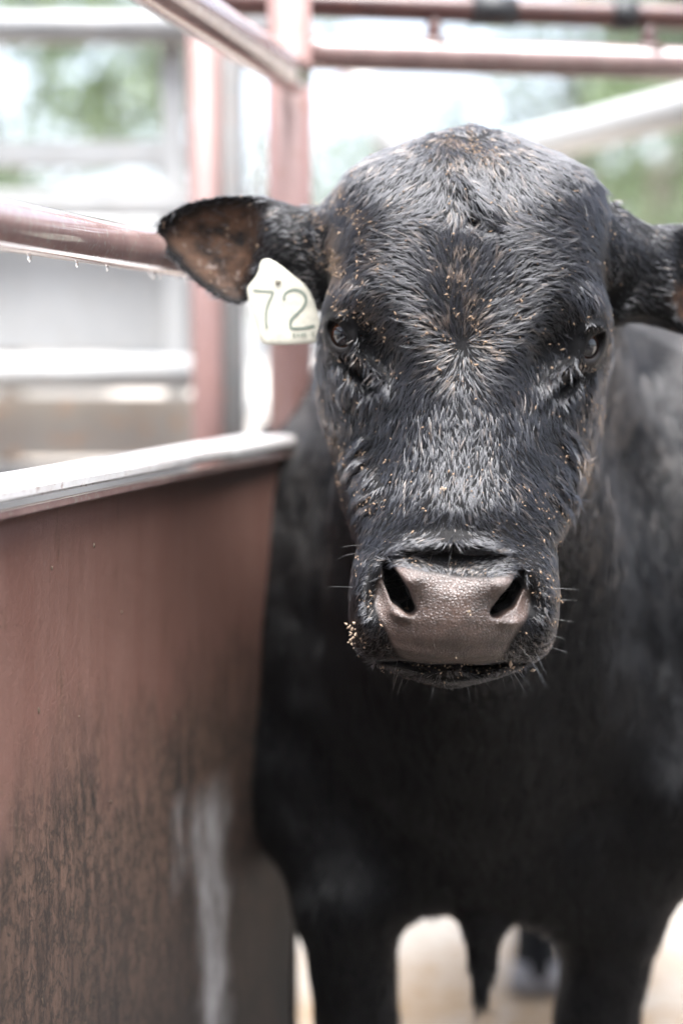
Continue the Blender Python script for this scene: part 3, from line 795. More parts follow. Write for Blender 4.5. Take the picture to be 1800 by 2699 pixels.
# surface nets
def surface_nets(Fv, X, Y, Z):
    s = Fv < 0
    cells = np.zeros((Fv.shape[0] - 1, Fv.shape[1] - 1, Fv.shape[2] - 1), np.uint8)
    for a in (0, 1):
        for b_ in (0, 1):
            for c in (0, 1): cells += s[a:a + cells.shape[0], b_:b_ + cells.shape[1], c:c + cells.shape[2]]
    ci, cj, ck = np.nonzero((cells > 0) & (cells < 8))
    idx = np.full(cells.shape, -1, np.int32); idx[ci, cj, ck] = np.arange(len(ci))
    acc = np.zeros((len(ci), 3)); cnt = np.zeros(len(ci))
    corners = [(a, b_, c) for a in (0, 1) for b_ in (0, 1) for c in (0, 1)]
    for p in corners:
        for ax_ in range(3):
            if p[ax_] == 1: continue
            q = list(p); q[ax_] = 1
            fa = Fv[ci + p[0], cj + p[1], ck + p[2]]; fb = Fv[ci + q[0], cj + q[1], ck + q[2]]
            cr = (fa < 0) != (fb < 0); t = np.where(cr, fa / np.where(cr, fa - fb, 1), 0)
            pos = np.zeros((len(ci), 3)); pos += np.array(p); pos[:, ax_] += t
            acc += pos * cr[:, None]; cnt += cr
    acc /= cnt[:, None]
    out = np.stack([X[ci] + acc[:, 0] * (X[ci + 1] - X[ci]), Y[cj] + acc[:, 1] * (Y[cj + 1] - Y[cj]), Z[ck] + acc[:, 2] * (Z[ck + 1] - Z[ck])], 1)
    faces = []
    for ax_ in range(3):
        sl0 = [slice(1, -1)] * 3; sl1 = [slice(1, -1)] * 3
        sl0[ax_] = slice(0, -1); sl1[ax_] = slice(1, None)
        a = s[tuple(sl0)]; b_ = s[tuple(sl1)]
        e = np.stack(np.nonzero(a != b_), 1)
        sign = a[e[:, 0], e[:, 1], e[:, 2]]
        off = [1, 1, 1]; off[ax_] = 0; e = e + np.array(off)
        o1, o2 = [(1, 2), (2, 0), (0, 1)][ax_]
        def cell(d1, d2):
            c = e.copy(); c[:, o1] -= d1; c[:, o2] -= d2; return idx[c[:, 0], c[:, 1], c[:, 2]]
        q = np.stack([cell(1, 1), cell(0, 1), cell(0, 0), cell(1, 0)], 1)
        q[~sign] = q[~sign][:, ::-1]
        faces.append(q)
    return out, np.concatenate(faces)
VC, FQ = surface_nets(FULL, U, Vv, Dd)
ok = (FQ >= 0).all(1); FQ = FQ[ok]
del FULL
# normals from the distance field, pulled once onto the surface
eps = .0012
def grad(A, e=eps):
    gx = []
    for i in range(3):
        o = np.zeros(3); o[i] = e; gx.append(evalchunk(A + o) - evalchunk(A - o))
    return np.stack(gx, 1) / (2 * e)
VW = cam2world(VC)
print('verts', len(VC), 'faces', len(FQ), round(time.time() - T0, 1))

bull = empty('black_bull', (float(OB[0] + .8 * sa), float(OB[1] + .8 * ca), 0))
tag(bull, 'wet black hornless bull facing the camera, dusty forehead, brown-grey nose, tag in one ear', 'bull')
me = bpy.data.meshes.new('body')
me.vertices.add(len(VW)); me.vertices.foreach_set('co', VW.astype(np.float32).ravel())
me.loops.add(len(FQ) * 4); me.loops.foreach_set('vertex_index', FQ.astype(np.int32).ravel())
me.polygons.add(len(FQ)); me.polygons.foreach_set('loop_start', np.arange(len(FQ), dtype=np.int32) * 4)
me.polygons.foreach_set('loop_total', np.full(len(FQ), 4, np.int32))
me.update(calc_edges=True); me.validate()
me.polygons.foreach_set('use_smooth', np.ones(len(me.polygons), bool))
# masks for the hide colours
pxn = 900 + VC[:, 0] / VC[:, 2] * FPX; pyn = 1349.5 - VC[:, 1] / VC[:, 2] * FPX
def c3(pts): return [(850 + x * .4464, 1350 + y * .4464) for x, y in pts]
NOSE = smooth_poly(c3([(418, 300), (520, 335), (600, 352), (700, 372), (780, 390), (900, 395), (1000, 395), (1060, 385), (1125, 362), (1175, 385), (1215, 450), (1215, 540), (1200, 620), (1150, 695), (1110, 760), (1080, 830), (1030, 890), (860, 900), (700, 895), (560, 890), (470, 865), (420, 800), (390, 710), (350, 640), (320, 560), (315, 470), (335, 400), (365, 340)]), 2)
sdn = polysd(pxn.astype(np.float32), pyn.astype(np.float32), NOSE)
nose = (1 - sstep(sdn, -9, 9)) * (1 - sstep(VC[:, 2], 1.455, 1.475))  # stops inside the nostrils: black skin there, with recess shade painted in
# lips
lip = np.exp(-.5 * ((pyn - 1752) / 12) ** 2) * (VC[:, 2] < 1.56) * (np.abs(pxn - 1195) < 190) * (pyn > 1735)
nose = np.clip(np.maximum(nose, lip * .3), 0, 1)
pale = np.zeros(len(VC))
for E in EYES:
    for th in np.linspace(0, 2 * math.pi, 41)[:-1]:
        q = lid_ring(E, th); low = 1.0 if math.sin(th) < -.1 else .1
        pale = np.maximum(pale, low * np.exp(-.5 * (((VC - q) ** 2).sum(1)) / .0030 ** 2))
pxe = 900 + VC[:, 0] / ED * FPX; pye = 1349.5 - VC[:, 1] / ED * FPX
sdl = polysd(VC[:, 0].astype(np.float32), VC[:, 1].astype(np.float32), EAR_L); sdr = polysd(VC[:, 0].astype(np.float32), VC[:, 1].astype(np.float32), EAR_R)
earin = np.maximum(sstep(-sdl, .004, .022) * (1 - sstep(pxe, 620, 720)) * (VC[:, 2] > 1.64), sstep(-sdr, .004, .022) * sstep(pxe, 1730, 1810) * sstep(pye, 735, 790) * (VC[:, 2] > 1.64))
def addattr(name, arr):
    a = me.attributes.new(name, 'FLOAT', 'POINT'); a.data.foreach_set('value', arr.astype(np.float32))
earin = earin * (VC[:, 2] < 1.725)
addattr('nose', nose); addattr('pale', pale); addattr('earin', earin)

def hide_mat():
    m, nt, b = new_mat('black_hide_and_nose')
    iso = coords(nt); st = coords(nt, (1, 1, .18))
    n1 = noise(nt, iso, 7, 6, .65); n2 = noise(nt, st, 90, 6, .7, .4); n3 = noise(nt, iso, 420, 4, .6)
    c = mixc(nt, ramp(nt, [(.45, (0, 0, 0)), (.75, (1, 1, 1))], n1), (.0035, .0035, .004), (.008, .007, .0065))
    # nose leather
    vo = N(nt, 'ShaderNodeTexVoronoi', Scale=330.0); vo.feature = 'DISTANCE_TO_EDGE'; nt.links.new(iso, vo.inputs['Vector'])
    nn = noise(nt, iso, 42, 8, .72)
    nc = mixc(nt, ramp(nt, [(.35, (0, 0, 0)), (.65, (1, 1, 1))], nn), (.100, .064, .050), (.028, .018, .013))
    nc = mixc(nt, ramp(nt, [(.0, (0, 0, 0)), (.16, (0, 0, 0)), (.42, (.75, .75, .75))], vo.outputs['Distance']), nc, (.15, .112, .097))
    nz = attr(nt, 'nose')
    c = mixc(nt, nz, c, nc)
    ec = mixc(nt, ramp(nt, [(.35, (0, 0, 0)), (.6, (1, 1, 1))], noise(nt, iso, 45, 4, .6)), (.010, .008, .007), (.085, .046, .028))
    ec = mixc(nt, ramp(nt, [(.6, (0, 0, 0)), (.7, (1, 1, 1))], noise(nt, iso, 70, 4, .6)), ec, (.19, .15, .13))
    c = mixc(nt, attr(nt, 'earin'), c, ec)
    c = mixc(nt, attr(nt, 'pale'), c, (.16, .145, .14))
    nt.links.new(c, b.inputs['Base Color'])
    r = mixc(nt, nz, (.55, .55, .55), ramp(nt, [(.35, (.30,) * 3), (.7, (.55,) * 3)], nn)); nt.links.new(r, b.inputs['Roughness'])
    sm_ = N(nt, 'ShaderNodeMapRange'); sm_.inputs['To Min'].default_value = .1; sm_.inputs['To Max'].default_value = .6; nt.links.new(nz, sm_.inputs['Value']); nt.links.new(sm_.outputs[0], b.inputs['Specular IOR Level']); cw_ = nt.nodes.new('ShaderNodeMath'); cw_.operation = 'MULTIPLY'; cw_.inputs[1].default_value = .55; nt.links.new(nz, cw_.inputs[0]); nt.links.new(cw_.outputs[0], b.inputs['Coat Weight']); b.inputs['Coat Roughness'].default_value = .3
    p = bump(nt, n2, None, .5, .004)
    inv = nt.nodes.new('ShaderNodeMath'); inv.operation = 'MULTIPLY'; nt.links.new(ramp(nt, [(0, (0, 0, 0)), (.22, (.85, .85, .85)), (.5, (1, 1, 1))], vo.outputs['Distance']), inv.inputs[0]); nt.links.new(nz, inv.inputs[1])
    p = bump(nt, inv.outputs[0], None, .6, .0010, p)
    p = bump(nt, n3, b, .3, .0007, p); nt.links.new(p, b.inputs['Coat Normal'])
    return m
M_hide = hide_mat()
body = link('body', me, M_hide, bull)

# eyes
M_eye, nt_, b_e = new_mat('dark_wet_eye')
tcc = nt_.nodes.new('ShaderNodeTexCoord'); sx = nt_.nodes.new('ShaderNodeSeparateXYZ'); nt_.links.new(tcc.outputs['Object'], sx.inputs[0])
pos_ = ramp(nt_, [(.02, (.12, .09, .08)), (.1, (.050, .016, .006)), (.72, (.11, .038, .014)), (.88, (.003, .003, .005))], sx.outputs['Z'])
nt_.links.new(pos_, b_e.inputs['Base Color']); b_e.inputs['Roughness'].default_value = .06; b_e.inputs['IOR'].default_value = 1.5; b_e.inputs['Coat Roughness'].default_value = .02
for E in EYES:
    c, n_e, e1, e2, sgn = E
    V, F = [], []
    for i in range(25):
        th = math.pi * i / 24
        for j in range(32):
            ph = 2 * math.pi * j / 32; V.append((math.sin(th) * math.cos(ph), math.sin(th) * math.sin(ph), math.cos(th)))
    for i in range(24):
        for j in range(32):
            a = i * 32 + j; b2 = i * 32 + (j + 1) % 32; F.append((a, a + 32, b2 + 32, b2))
    mm = mesh('eye', V, F); o = bpy.data.objects.new('eye', mm); COL.objects.link(o); mm.materials.append(M_eye)
    mm.polygons.foreach_set('use_smooth', [True] * len(mm.polygons))
    cw = Vector(cam2world(c[None])[0]); gaze = cam2world((c + n_e * .9 + np.array([0, -.25, -.25]))[None])[0]
    dz = (Vector(gaze) - cw).normalized()
    Mx = Matrix.Translation(cw) @ dz.to_track_quat('Z', 'Y').to_matrix().to_4x4() @ Matrix.Diagonal((EYE_R, EYE_R, EYE_R, 1))
    o.parent = bull; o.matrix_parent_inverse = Matrix.Translation(-bull.location); o.matrix_basis = Mx

# hooves
M_hoof = simple('muddy_hoof', (.22, .21, .215), .5, ns=60)
for (hx, hy) in ((.022, 1.94), (.372, 1.94), (.435, 3.03), (.615, 3.15)):
    mb = MB()
    for s_ in (-1, 1):
        c = Vector((hx + s_ * .026, hy - .012, 0))
        mb.tube([c + Vector((0, .0, .004)), c + Vector((0, .004, .03)), c + Vector((0, .012, .068))], [.040, .037, .029], 14)
    mb.build('hoof', M_hoof, bull, True)

# ------------------------------------------------------------------ hair
FV = VC[FQ]       # faces in camera coordinates (n,4,3)
nrm = np.cross(FV[:, 2] - FV[:, 0], FV[:, 3] - FV[:, 1]); area = np.linalg.norm(nrm, axis=1) * .5
nrm /= np.maximum(area * 2, 1e-12)[:, None]
ctr = FV.mean(1)
# outward check
tst = bull_sdf((ctr[:2000] + nrm[:2000] * .003)); 
if (tst > 0).mean() < .5: nrm = -nrm
toc = -ctr / np.linalg.norm(ctr, axis=1)[:, None]; facing = (nrm * toc).sum(1)
fnose = nose[FQ].mean(1); fear = earin[FQ].mean(1); fpale = pale[FQ].mean(1)
eyed = np.full(len(ctr), 9.)
for E in EYES: eyed = np.minimum(eyed, np.sqrt(((ctr - (E[0] + E[1] * .018)) ** 2).sum(1)))

DIRS = np.array([
 (1240, 345, 0, -1), (1240, 400, 0, 1), (1200, 440, -.1, 1), (1225, 500, .25, 1), (1265, 470, .2, 1), (1275, 545, .45, .9), (1255, 585, .5, .8),
 (1150, 420, -.2, 1), (1100, 380, -.5, .7), (1000, 420, -.65, .75), (900, 500, -.6, .8), (1100, 450, -.35, .95), (1000, 500, -.7, .7), (1150, 520, -.45, .9),
 (1340, 430, .35, .95), (1400, 400, .6, .7), (1480, 450, .65, .75), (1560, 520, .55, .85), (1380, 500, .55, .8), (1460, 540, .8, .55), (1310, 520, .5, .85),
 (1120, 590, -.95, -.1), (1000, 600, -1, -.05), (920, 580, -.8, .5), (890, 650, -.6, .8), (1330, 600, .9, -.1), (1430, 600, 1, .0), (1530, 610, .8, .6),
 (1000, 680, -1, -.25), (1100, 660, -.9, -.45), (1050, 760, -1, -.15), (930, 680, -1, .15), (890, 760, -.6, .75), (1160, 700, -.6, -.8), (1215, 650, 0, -1), (1215, 760, 0, -1), (1215, 860, 0, -1),
 (1150, 830, -.85, -.5), (1080, 860, -1, .0), (1130, 915, -1, .35), (1000, 840, -.9, .35), (950, 800, -.6, .7),
 (1280, 700, .6, -.8), (1400, 680, .9, -.35), (1480, 660, 1, -.05), (1560, 680, .7, .6), (1400, 780, 1, -.1), (1290, 830, .85, -.5), (1440, 860, .85, .45), (1540, 770, .5, .85), (1310, 910, 1, .3),
 (1217, 960, 0, 1), (1140, 960, -.7, .7), (1080, 980, -.6, .8), (1290, 960, .7, .7), (1350, 980, .6, .8), (1217, 1100, .05, 1), (1100, 1100, -.25, 1), (1330, 1100, .25, 1),
 (1000, 1050, -.25, 1), (1430, 1050, .25, 1), (1217, 1300, 0, 1), (1100, 1250, -.3, 1), (1340, 1250, .35, .9), (960, 1200, -.55, .8), (900, 1200, -.7, .7), (1480, 1200, .55, .8), (1540, 1200, .7, .7),
 (1190, 1380, 0, 1), (1110, 1400, -.8, .6), (1000, 1420, -.85, .6), (1270, 1400, .8, .6), (1380, 1430, .85, .6), (1440, 1480, .55, .9), (1150, 1425, -.5, .8), (1230, 1425, .5, .8),
 (1190, 1475, 0, -1), (1120, 1485, -.6, -.7), (1260, 1485, .6, -.7), (1060, 1475, -1, -.2), (1330, 1485, 1, -.2),
 (960, 1540, -.7, .7), (940, 1500, -.7, .7), (950, 1640, -.75, .6), (990, 1690, -.6, .8), (1430, 1560, .7, .7), (1420, 1650, .8, .5), (1380, 1700, .6, .8),
 (870, 1000, -.2, 1), (840, 1100, -.1, 1), (950, 930, -.3, .9), (1580, 1000, .2, 1), (1500, 930, .4, .9), (1590, 1100, .1, 1)], float)
def dir_field(px, py):
    D = np.zeros((len(px), 2)); Wt = np.zeros(len(px))
    for x, y, dx, dy in DIRS:
        n = math.hypot(dx, dy); r2 = (px - x) ** 2 + (py - y) ** 2
        wt = np.exp(-r2 / (2 * 42 ** 2)) + 2e5 / (r2 + 3000) ** 2 * .2
        D[:, 0] += wt * dx / n; D[:, 1] += wt * dy / n
    D /= np.maximum(np.linalg.norm(D, axis=1), 1e-6)[:, None]
    return D

def lown(px, py, sc, seed):
    r = np.random.default_rng(seed); o = np.zeros(len(px))
    for k in range(6):
        a = r.uniform(0, 6.28); f_ = r.uniform(.6, 1.8) / sc; o += np.sin((px * math.cos(a) + py * math.sin(a)) * f_ + r.uniform(0, 6.28))
    return o / 2.4

def grow(sel_w, nclump, per, Lf, radius, npts, spread, lift, jitter, seed, lock=.45):
    r = np.random.default_rng(seed)
    w_ = sel_w * area; cs = np.cumsum(w_); fi = np.searchsorted(cs, r.uniform(0, cs[-1], nclump))
    a, b2 = r.uniform(0, 1, (2, nclump))
    Q = FV[fi]; p = (Q[:, 0] * ((1 - a) * (1 - b2))[:, None] + Q[:, 1] * (a * (1 - b2))[:, None] + Q[:, 2] * (a * b2)[:, None] + Q[:, 3] * ((1 - a) * b2)[:, None])
    n_ = nrm[fi]
    head = p[:, 2] < 1.80
    sc_ = p[:, 2]
    px = 900 + p[:, 0] / sc_ * FPX; py = 1349.5 - p[:, 1] / sc_ * FPX
    D = dir_field(px, py)
    inl = (polysd(p[:, 0].astype(np.float32), p[:, 1].astype(np.float32), EAR_L) < .004) & (p[:, 2] > 1.6); inr = (polysd(p[:, 0].astype(np.float32), p[:, 1].astype(np.float32), EAR_R) < .004) & (p[:, 2] > 1.6)
    D[inl & (px < 850)] = (-.97, .12); D[inr & (px > 1610)] = (.90, .42)
    deep = sstep(p[:, 2], 1.68, 1.80)[:, None]; deep[inl | inr] = 0
    D = D * (1 - deep) + np.array([0.0, 1.0]) * deep
    an = lown(px, py, 38, seed) * .22 + r.normal(0, jitter, nclump)
    c_, s_ = np.cos(an), np.sin(an); D = np.stack([D[:, 0] * c_ - D[:, 1] * s_, D[:, 0] * s_ + D[:, 1] * c_], 1)
    t = np.stack([D[:, 0], -D[:, 1], np.zeros(nclump)], 1)
    t = t - n_ * (t * n_).sum(1)[:, None]; t /= np.maximum(np.linalg.norm(t, axis=1), .15)[:, None]
    L = Lf(px, py, p) * r.uniform(.7, 1.25, nclump)
    L = L * np.where(inl | inr, .6, 1)
    L = L * np.where(r.uniform(0, 1, nclump) < .14, 1.55, 1.0)
    for E in EYES:
        ed_ = np.sqrt(((p - (E[0] + E[1] * .018)) ** 2).sum(1)); up_ = p[:, 1] > E[0][1] - .004
        L = L * np.clip((ed_ - .012) / np.where(up_, .040, .022), .18, 1)
    side = np.cross(n_, t)
    K = per
    off = r.normal(0, 1, (nclump, K, 2)) * spread * r.uniform(.5, 1.2, nclump)[:, None, None]
    root = p[:, None] + t[:, None] * off[..., 0:1] * 1.6 + side[:, None] * off[..., 1:2]
    lf = np.clip(lift * r.uniform(.6, 1.5, (nclump, 1)) + r.normal(0, .04, (nclump, K)), .03, 1.2)
    Ls = L[:, None] * r.uniform(.75, 1.15, (nclump, K))
    cur = r.normal(0, .16, (nclump, 1)) + r.normal(0, .05, (nclump, K))
    ss = np.linspace(0, 1, npts)
    pts = np.empty((nclump, K, npts, 3), np.float32)
    for i, s in enumerate(ss):
        h = lf * (np.sin(s * 2.2) * .55) * Ls
        q = root + t[:, None] * (Ls * s)[..., None] + n_[:, None] * (h - .0008)[..., None] + side[:, None] * (cur * s * s * Ls)[..., None]
        q = q - side[:, None] * (off[..., 1] * (1 - lock) * s * 1.15)[..., None]       # wet locks close at the tip
        pts[:, :, i] = q
    rr_ = np.array([1, 1, .9, .65, .15]) if npts == 5 else np.interp(ss, [0, .5, 1], [1, .9, .15])
    rad = (radius * r.uniform(.7, 1.3, (nclump, K)))[..., None] * rr_
    dustc = r.uniform(0, 1, (nclump, 1)) * np.ones((1, K))
    return pts.reshape(-1, npts, 3), rad.reshape(-1, npts), dustc.ravel(), px, py

def hair_obj(name, pts, rad, rnd, mat, dust=None):
    n, k = rad.shape
    hc = bpy.data.hair_curves.new(name); hc.add_curves([k] * n)
    hc.points.foreach_set('position', cam2world(pts.reshape(-1, 3)).astype(np.float32).ravel())
    ra = hc.attributes.get('radius') or hc.attributes.new('radius', 'FLOAT', 'POINT')
    ra.data.foreach_set('value', rad.astype(np.float32).ravel())
    if dust is not None:
        da = hc.attributes.new('dust', 'FLOAT', 'CURVE'); da.data.foreach_set('value', dust.astype(np.float32))
    hc.materials.append(mat)
    o = bpy.data.objects.new(name, hc); COL.objects.link(o); o.parent = bull; o.matrix_parent_inverse = Matrix.Translation(-bull.location)
    o['kind'] = 'stuff'
    return o
def hair_mat(name, col, dusty, rough=.22, ior=1.78):
    m = bpy.data.materials.new(name); m.use_nodes = True; nt = m.node_tree; nt.nodes.clear()
    out = nt.nodes.new('ShaderNodeOutputMaterial'); h = nt.nodes.new('ShaderNodeBsdfHairPrincipled')
    h.model = 'CHIANG'; h.parametrization = 'COLOR'
    at = attr(nt, 'dust')
    c = mixc(nt, at, col, dusty); nt.links.new(c, h.inputs['Color'])
    h.inputs['Roughness'].default_value = rough; h.inputs['Radial Roughness'].default_value = .45
    h.inputs['Coat'].default_value = .4; h.inputs['IOR'].default_value = ior
    nt.links.new(h.outputs[0], out.inputs['Surface'])
    return m
M_hair = hair_mat('wet_black_hair', (.006, .006, .0072), (.085, .058, .042))

# where dust sits on the coat (picture-space description of the animal's own dirt)
def dustiness(px, py):
    def b(x, y, sx, sy): return np.exp(-.5 * (((px - x) / sx) ** 2 + ((py - y) / sy) ** 2))
    return (.9 * b(900, 620, 60, 110) + .7 * b(1240, 385, 65, 38) + .45 * b(1215, 760, 30, 150) + .35 * b(1215, 900, 110, 60) + .5 * b(960, 800, 55, 70)
            + .45 * b(900, 1230, 45, 120) + .5 * b(1565, 1160, 35, 160) + .25 * b(1400, 1330, 80, 60) + .25 * b(1010, 1330, 60, 60) + .35 * b(1440, 1560, 30, 110) + .3 * b(985, 1640, 40, 70) + .35 * b(1190, 1500, 120, 20) + .12)

def Lhead(px, py, p):
    L = np.interp(py, [300, 420, 600, 850, 1000, 1200, 1400, 1450, 1500, 1800], [.013, .0145, .0155, .014, .0145, .0125, .011, .008, .007, .0065])
    return L
headw = (facing > -.25) * (fnose < .6) * (ctr[:, 2] < 1.78) * (ctr[:, 1] > -.26) * sstep(eyed, .0185, .0215)
headw = headw * (1 - .82 * (fear > .3))
muz = sstep(-ctr[:, 1], .02, .05)        # muzzle hair is shorter and denser
headw = headw * (1 + .9 * muz) * np.where(ctr[:, 2] > 1.64, .6, 1)
pts, rad, rnd, px, py = grow(headw, 66000, 8, Lhead, .00010, 5, .0007, .17, .19, 3)
per = 8
du = dustiness(px, py)
du = du * (.35 + 1.5 * sstep(lown(px, py, 16, 8), -.1, .8))
dv = np.repeat((rng.uniform(0, 1, len(px)) < du * .6) * rng.uniform(.3, 1, len(px)), per)
hair_obj('head_hair', pts, rad, rnd, M_hair, dv)
bodyw = (facing > -.2) * ((ctr[:, 2] >= 1.76) & (ctr[:, 2] < 2.7)) * (ctr[:, 1] > -.74)
pts, rad, rnd, px, py = grow(bodyw, 44000, 5, lambda a, b2, c: np.full(len(a), .026), .00026, 4, .0022, .10, .10, 9, .8)
dv = np.repeat((rng.uniform(0, 1, len(px)) < .5 * sstep(-py, -1650, -1150)) * rng.uniform(.1, .45, len(px)), 5)
hair_obj('neck_hair', pts, rad, rnd, hair_mat('black_body_hair', (.0008, .0008, .001), (.050, .040, .035), .38, 1.50), dv)
print('hair', round(time.time() - T0, 1))

# whiskers and lashes
def strands(name, items, mat, npts=6):
    P_, R_ = [], []
    for (c, dirn, L, r0, droop) in items:
        q = []
        for i in range(npts):
            s = i / (npts - 1); q.append(np.array(c) + np.array(dirn) * L * s + np.array([0, -droop * L * s * s, 0]))
        P_.append(q); R_.append([r0 * (1 - .8 * i / (npts - 1)) for i in range(npts)])
    return hair_obj(name, np.array(P_, np.float32), np.array(R_, np.float32), None, mat)
M_whisk = hair_mat('pale_whisker', (.25, .24, .23), (.3, .3, .3), .3)
fa = np.nonzero((ctr[:, 2] < 1.56) & (ctr[:, 1] < -.025) & (fnose < .2) & (facing > -.1) & (facing < .75))[0]
it = []
for k in rng.choice(fa, 60, replace=False):
    n_ = nrm[k]; dn = n_ * .8 + np.array([n_[0] * .8, -.15, -.1]) + rng.normal(0, .16, 3); dn /= np.linalg.norm(dn)
    it.append((ctr[k], dn, rng.uniform(.010, .030), .00011, rng.uniform(-.1, .35)))
strands('whiskers', it, M_whisk)
it = []
for E in EYES:
    c, n_e, e1, e2, sgn = E
    for th in np.linspace(math.radians(25), math.radians(150), 22):
        q = lid_ring(E, th) + n_e * .003; dn = n_e * .6 + e1 * .7 + e2 * .1 + rng.normal(0, .12, 3); dn /= np.linalg.norm(dn)
        it.append((q, dn, rng.uniform(.008, .014), .00014, .1))
strands('eyelashes', it, M_hair)

# ------------------------------------------------------------------ bits of straw and dry dirt caught in the coat
pf = ctr; pxf = 900 + pf[:, 0] / pf[:, 2] * FPX; pyf = 1349.5 - pf[:, 1] / pf[:, 2] * FPX
dens = sstep(lown(pxf, pyf, 13, 5), -.2, .7) * (facing > .05) * (ctr[:, 2] < 1.7) * (fnose < .4) * dustiness(pxf, pyf) ** 1.5 * area
cs = np.cumsum(dens); nf = 5200
fi = np.searchsorted(cs, rng.uniform(0, cs[-1], nf))
V, F = [], []
for k, i in enumerate(fi):
    n_ = nrm[i]; c = ctr[i] + n_ * rng.uniform(.0005, .005)
    a = rng.normal(size=3); a -= n_ * (a @ n_) * .8; a /= np.linalg.norm(a); b2 = np.cross(n_, a); b2 /= np.linalg.norm(b2); c2 = np.cross(a, b2)
    big = rng.random() ** 5
    s = .00020 + .0013 * big; l = s * rng.uniform(1, 2.6)
    n0 = len(V)
    for q in (a * l, -a * l, b2 * s, -b2 * s, c2 * s * .8, -c2 * s * .8): V.append(c + q * rng.uniform(.7, 1.2))
    F += [(n0, n0 + 2, n0 + 4), (n0 + 2, n0 + 1, n0 + 4), (n0 + 1, n0 + 3, n0 + 4), (n0 + 3, n0, n0 + 4), (n0 + 2, n0, n0 + 5), (n0 + 1, n0 + 2, n0 + 5), (n0 + 3, n0 + 1, n0 + 5), (n0, n0 + 3, n0 + 5)]
M_fleck = simple('dry_straw_bits', (.23, .155, .10), .8, ns=300)
tag(link('dirt_flecks', mesh('dirt_flecks', cam2world(np.array(V)), F), M_fleck, bull), kind='stuff')

# feed stuck to the lips and chin
V, F = [], []
r5 = np.random.default_rng(21)
spots = [(925 + r5.normal(0, 7), 1672 + r5.normal(0, 17), r5.uniform(.0008, .0022)) for _ in range(20)] + [(1168 + r5.normal(0, 9), 1288 + r5.normal(0, 9), r5.uniform(.0006, .0016)) for _ in range(9)] + \
        [(r5.uniform(1000, 1380), 1762 + r5.normal(0, 10), r5.uniform(.0005, .0013)) for _ in range(50)] + [(1345, 1752, .003), (1352, 1760, .002), (1404, 1768, .0022), (1403, 1780, .0018), (1236, 1612, .0016), (1240, 1622, .0012), (1172, 1800, .0018)]
qs = np.linspace(1.38, 1.62, 241)
for (x, y, s) in spots:
    fs = bull_sdf(np.array([[*uv(x, y, q), q] for q in qs])); hit = fs < .0035
    if not hit.any(): 
        if fs.min() > .012: continue
        q = qs[np.argmin(fs)]
    else: q = qs[np.argmax(hit)]
    c = np.array([*uv(x, y, q), q]); n0 = len(V); R_ = np.linalg.qr(r5.normal(size=(3, 3)))[0]
    for a in (1, -1): V.append(c + R_[0] * a * s * r5.uniform(1, 2))
    for k in range(5):
        an = 2 * math.pi * k / 5; V.append(c + (R_[1] * math.cos(an) + R_[2] * math.sin(an)) * s * r5.uniform(.5, 1.1))
    for k in range(5): F += [(n0, n0 + 2 + k, n0 + 2 + (k + 1) % 5), (n0 + 1, n0 + 2 + (k + 1) % 5, n0 + 2 + k)]
tag(link('feed_crumbs', mesh('feed_crumbs', cam2world(np.array(V)), F), simple('pale_feed', (.50, .38, .27), .7, ns=300), bull), kind='stuff')

# ------------------------------------------------------------------ ear tag
M_tag = simple('worn_ivory_plastic', (.60, .575, .48), .35, ns=90)
M_ink = simple('faded_green_black_ink', (.12, .16, .13), .6)
TD = 1.640
def tp(x, y, off=0.0):
    """crop point of the tag -> world; the tag hangs slightly bowed"""
    px, py = 620 + x * .1658, 660 + y * .1658
    bow = .006 * ((px - 745) / 90) ** 2
    return P(px, py, TD + bow - off)
outline = smooth_poly([(400, 160), (520, 120), (680, 200), (900, 380), (1110, 540), (1230, 720), (1310, 1000), (1400, 1330), (1385, 1420), (1320, 1460), (900, 1500), (480, 1500), (400, 1440), (330, 1240), (250, 960), (180, 620), (210, 560), (370, 360)], 1)
ear_tag = empty('ear_tag', tp(745, 300)); tag(ear_tag, 'worn ivory plastic cattle ear tag numbered 72 hanging from the bull\'s ear', 'ear tag')
n = len(outline); V = []; F = []
rings = [1.0, .985, .85, .6, .3]
cx_, cy_ = outline.mean(0)
for side_ in (0, 1):
    for ri, rr in enumerate(rings):
        for x, y in outline:
            off = (.0011 if ri else .0005) * (1 if side_ == 0 else -1)
            V.append(tp(cx_ + (x - cx_) * rr, cy_ + (y - cy_) * rr, off))
    V.append(tp(cx_, cy_, .0011 * (1 if side_ == 0 else -1)))
blkN = n * len(rings) + 1
for side_ in (0, 1):
    b0 = side_ * blkN
    for ri in range(len(rings) - 1):
        for i in range(n):
            a = b0 + ri * n + i; b2 = b0 + ri * n + (i + 1) % n
            F.append((a, b2, b2 + n, a + n) if side_ else (a, a + n, b2 + n, b2))
    for i in range(n):
        a = b0 + (len(rings) - 1) * n + i; b2 = b0 + (len(rings) - 1) * n + (i + 1) % n
        F.append((a, b2, b0 + blkN - 1) if side_ else (b2, a, b0 + blkN - 1))
for i in range(n): F.append((i, (i + 1) % n, blkN + (i + 1) % n, blkN + i))
link('tag_plate', mesh('tag_plate', V, F), M_tag, ear_tag, True)
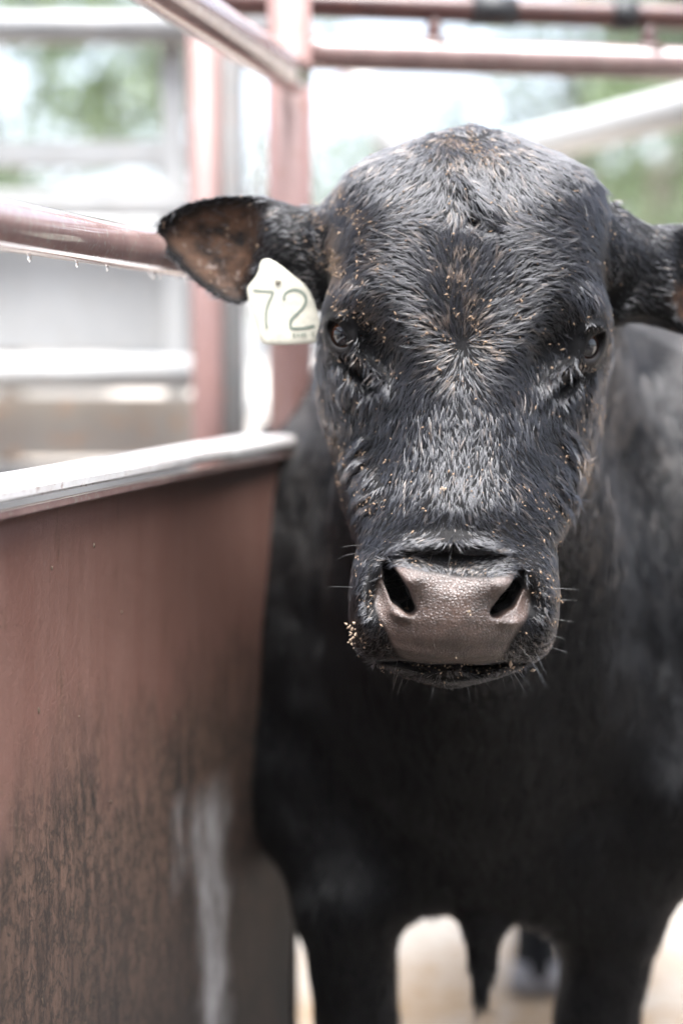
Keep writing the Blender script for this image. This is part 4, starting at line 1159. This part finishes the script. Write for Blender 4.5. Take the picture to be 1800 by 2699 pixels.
def stroke(name, pts, wd, parent):
    pts = np.array(pts, float)
    for _ in range(3):
        a = pts[:-1]; b2 = pts[1:]; pts = np.concatenate([pts[:1], np.stack([.75 * a + .25 * b2, .25 * a + .75 * b2], 1).reshape(-1, 2), pts[-1:]])
    V, F = [], []
    for i in range(len(pts)):
        t = pts[min(i + 1, len(pts) - 1)] - pts[max(i - 1, 0)]; t /= np.linalg.norm(t) + 1e-9; nn_ = np.array([-t[1], t[0]])
        for s_ in (-1, 1): V.append(tp(*(pts[i] + nn_ * s_ * wd / 2), .0016))
        if i: F.append((2 * i - 2, 2 * i - 1, 2 * i + 1, 2 * i))
    return link(name, mesh(name, V, F), M_ink, parent)
stroke('digit', [(285, 630), (450, 645), (600, 650), (600, 690), (540, 800), (495, 930), (485, 1080), (500, 1240)], 30, ear_tag)
stroke('digit', [(775, 790), (775, 700), (850, 635), (960, 615), (1080, 665), (1135, 770), (1105, 880), (1000, 990), (890, 1090), (870, 1180), (890, 1235), (900, 1238), (1060, 1240), (1180, 1215), (1260, 1195)], 40, ear_tag)
mb = MB()
cc_ = tp(680, 470, .0016); mb.tube([tp(680, 470, -.002), tp(680, 470, .004), tp(680, 470, .005)], [.0035, .0035, .002], 14); mb.build('stud', M_tag, ear_tag, True)
def small_text(txt, x0, y0, h, adv):
    glyph = {'R': [[(0, 1), (0, 0), (.7, 0), (.7, .5), (0, .5)], [(.3, .5), (.75, 1)]], 'A': [[(0, 1), (.4, 0), (.8, 1)], [(.2, .65), (.6, .65)]], 'N': [[(0, 1), (0, 0), (.75, 1), (.75, 0)]],
             'C': [[(.75, .1), (.2, 0), (0, .5), (.2, 1), (.75, .9)]], 'H': [[(0, 0), (0, 1)], [(.75, 0), (.75, 1)], [(0, .5), (.75, .5)]], 'B': [[(0, 0), (0, 1), (.7, .9), (.5, .5), (.7, .1), (0, 0)]], 'E': [[(.7, 0), (0, 0), (0, 1), (.7, 1)], [(0, .5), (.6, .5)]],
             'K': [[(0, 0), (0, 1)], [(.7, 0), (0, .5), (.75, 1)]], 'I': [[(.3, 0), (.3, 1)]]}
    V, F = [], []
    for k, ch_ in enumerate(txt):
        for st_ in glyph.get(ch_, []):
            for (a, b2) in zip(st_[:-1], st_[1:]):
                A_ = np.array([x0 + k * adv + a[0] * adv * .7, y0 + a[1] * h - k * adv * .06]); B_ = np.array([x0 + k * adv + b2[0] * adv * .7, y0 + b2[1] * h - k * adv * .06])
                t = B_ - A_; t /= np.linalg.norm(t) + 1e-9; nn_ = np.array([-t[1], t[0]]) * 6
                n0 = len(V); V += [tp(*(A_ - nn_), .0017), tp(*(A_ + nn_), .0017), tp(*(B_ + nn_), .0017), tp(*(B_ - nn_), .0017)]; F.append((n0, n0 + 1, n0 + 2, n0 + 3))
    return link('small_lettering', mesh('small_lettering', V, F), M_ink, ear_tag)
small_text('BANKIE', 925, 1310, 70, 60)
print('total script', round(time.time() - T0, 1))
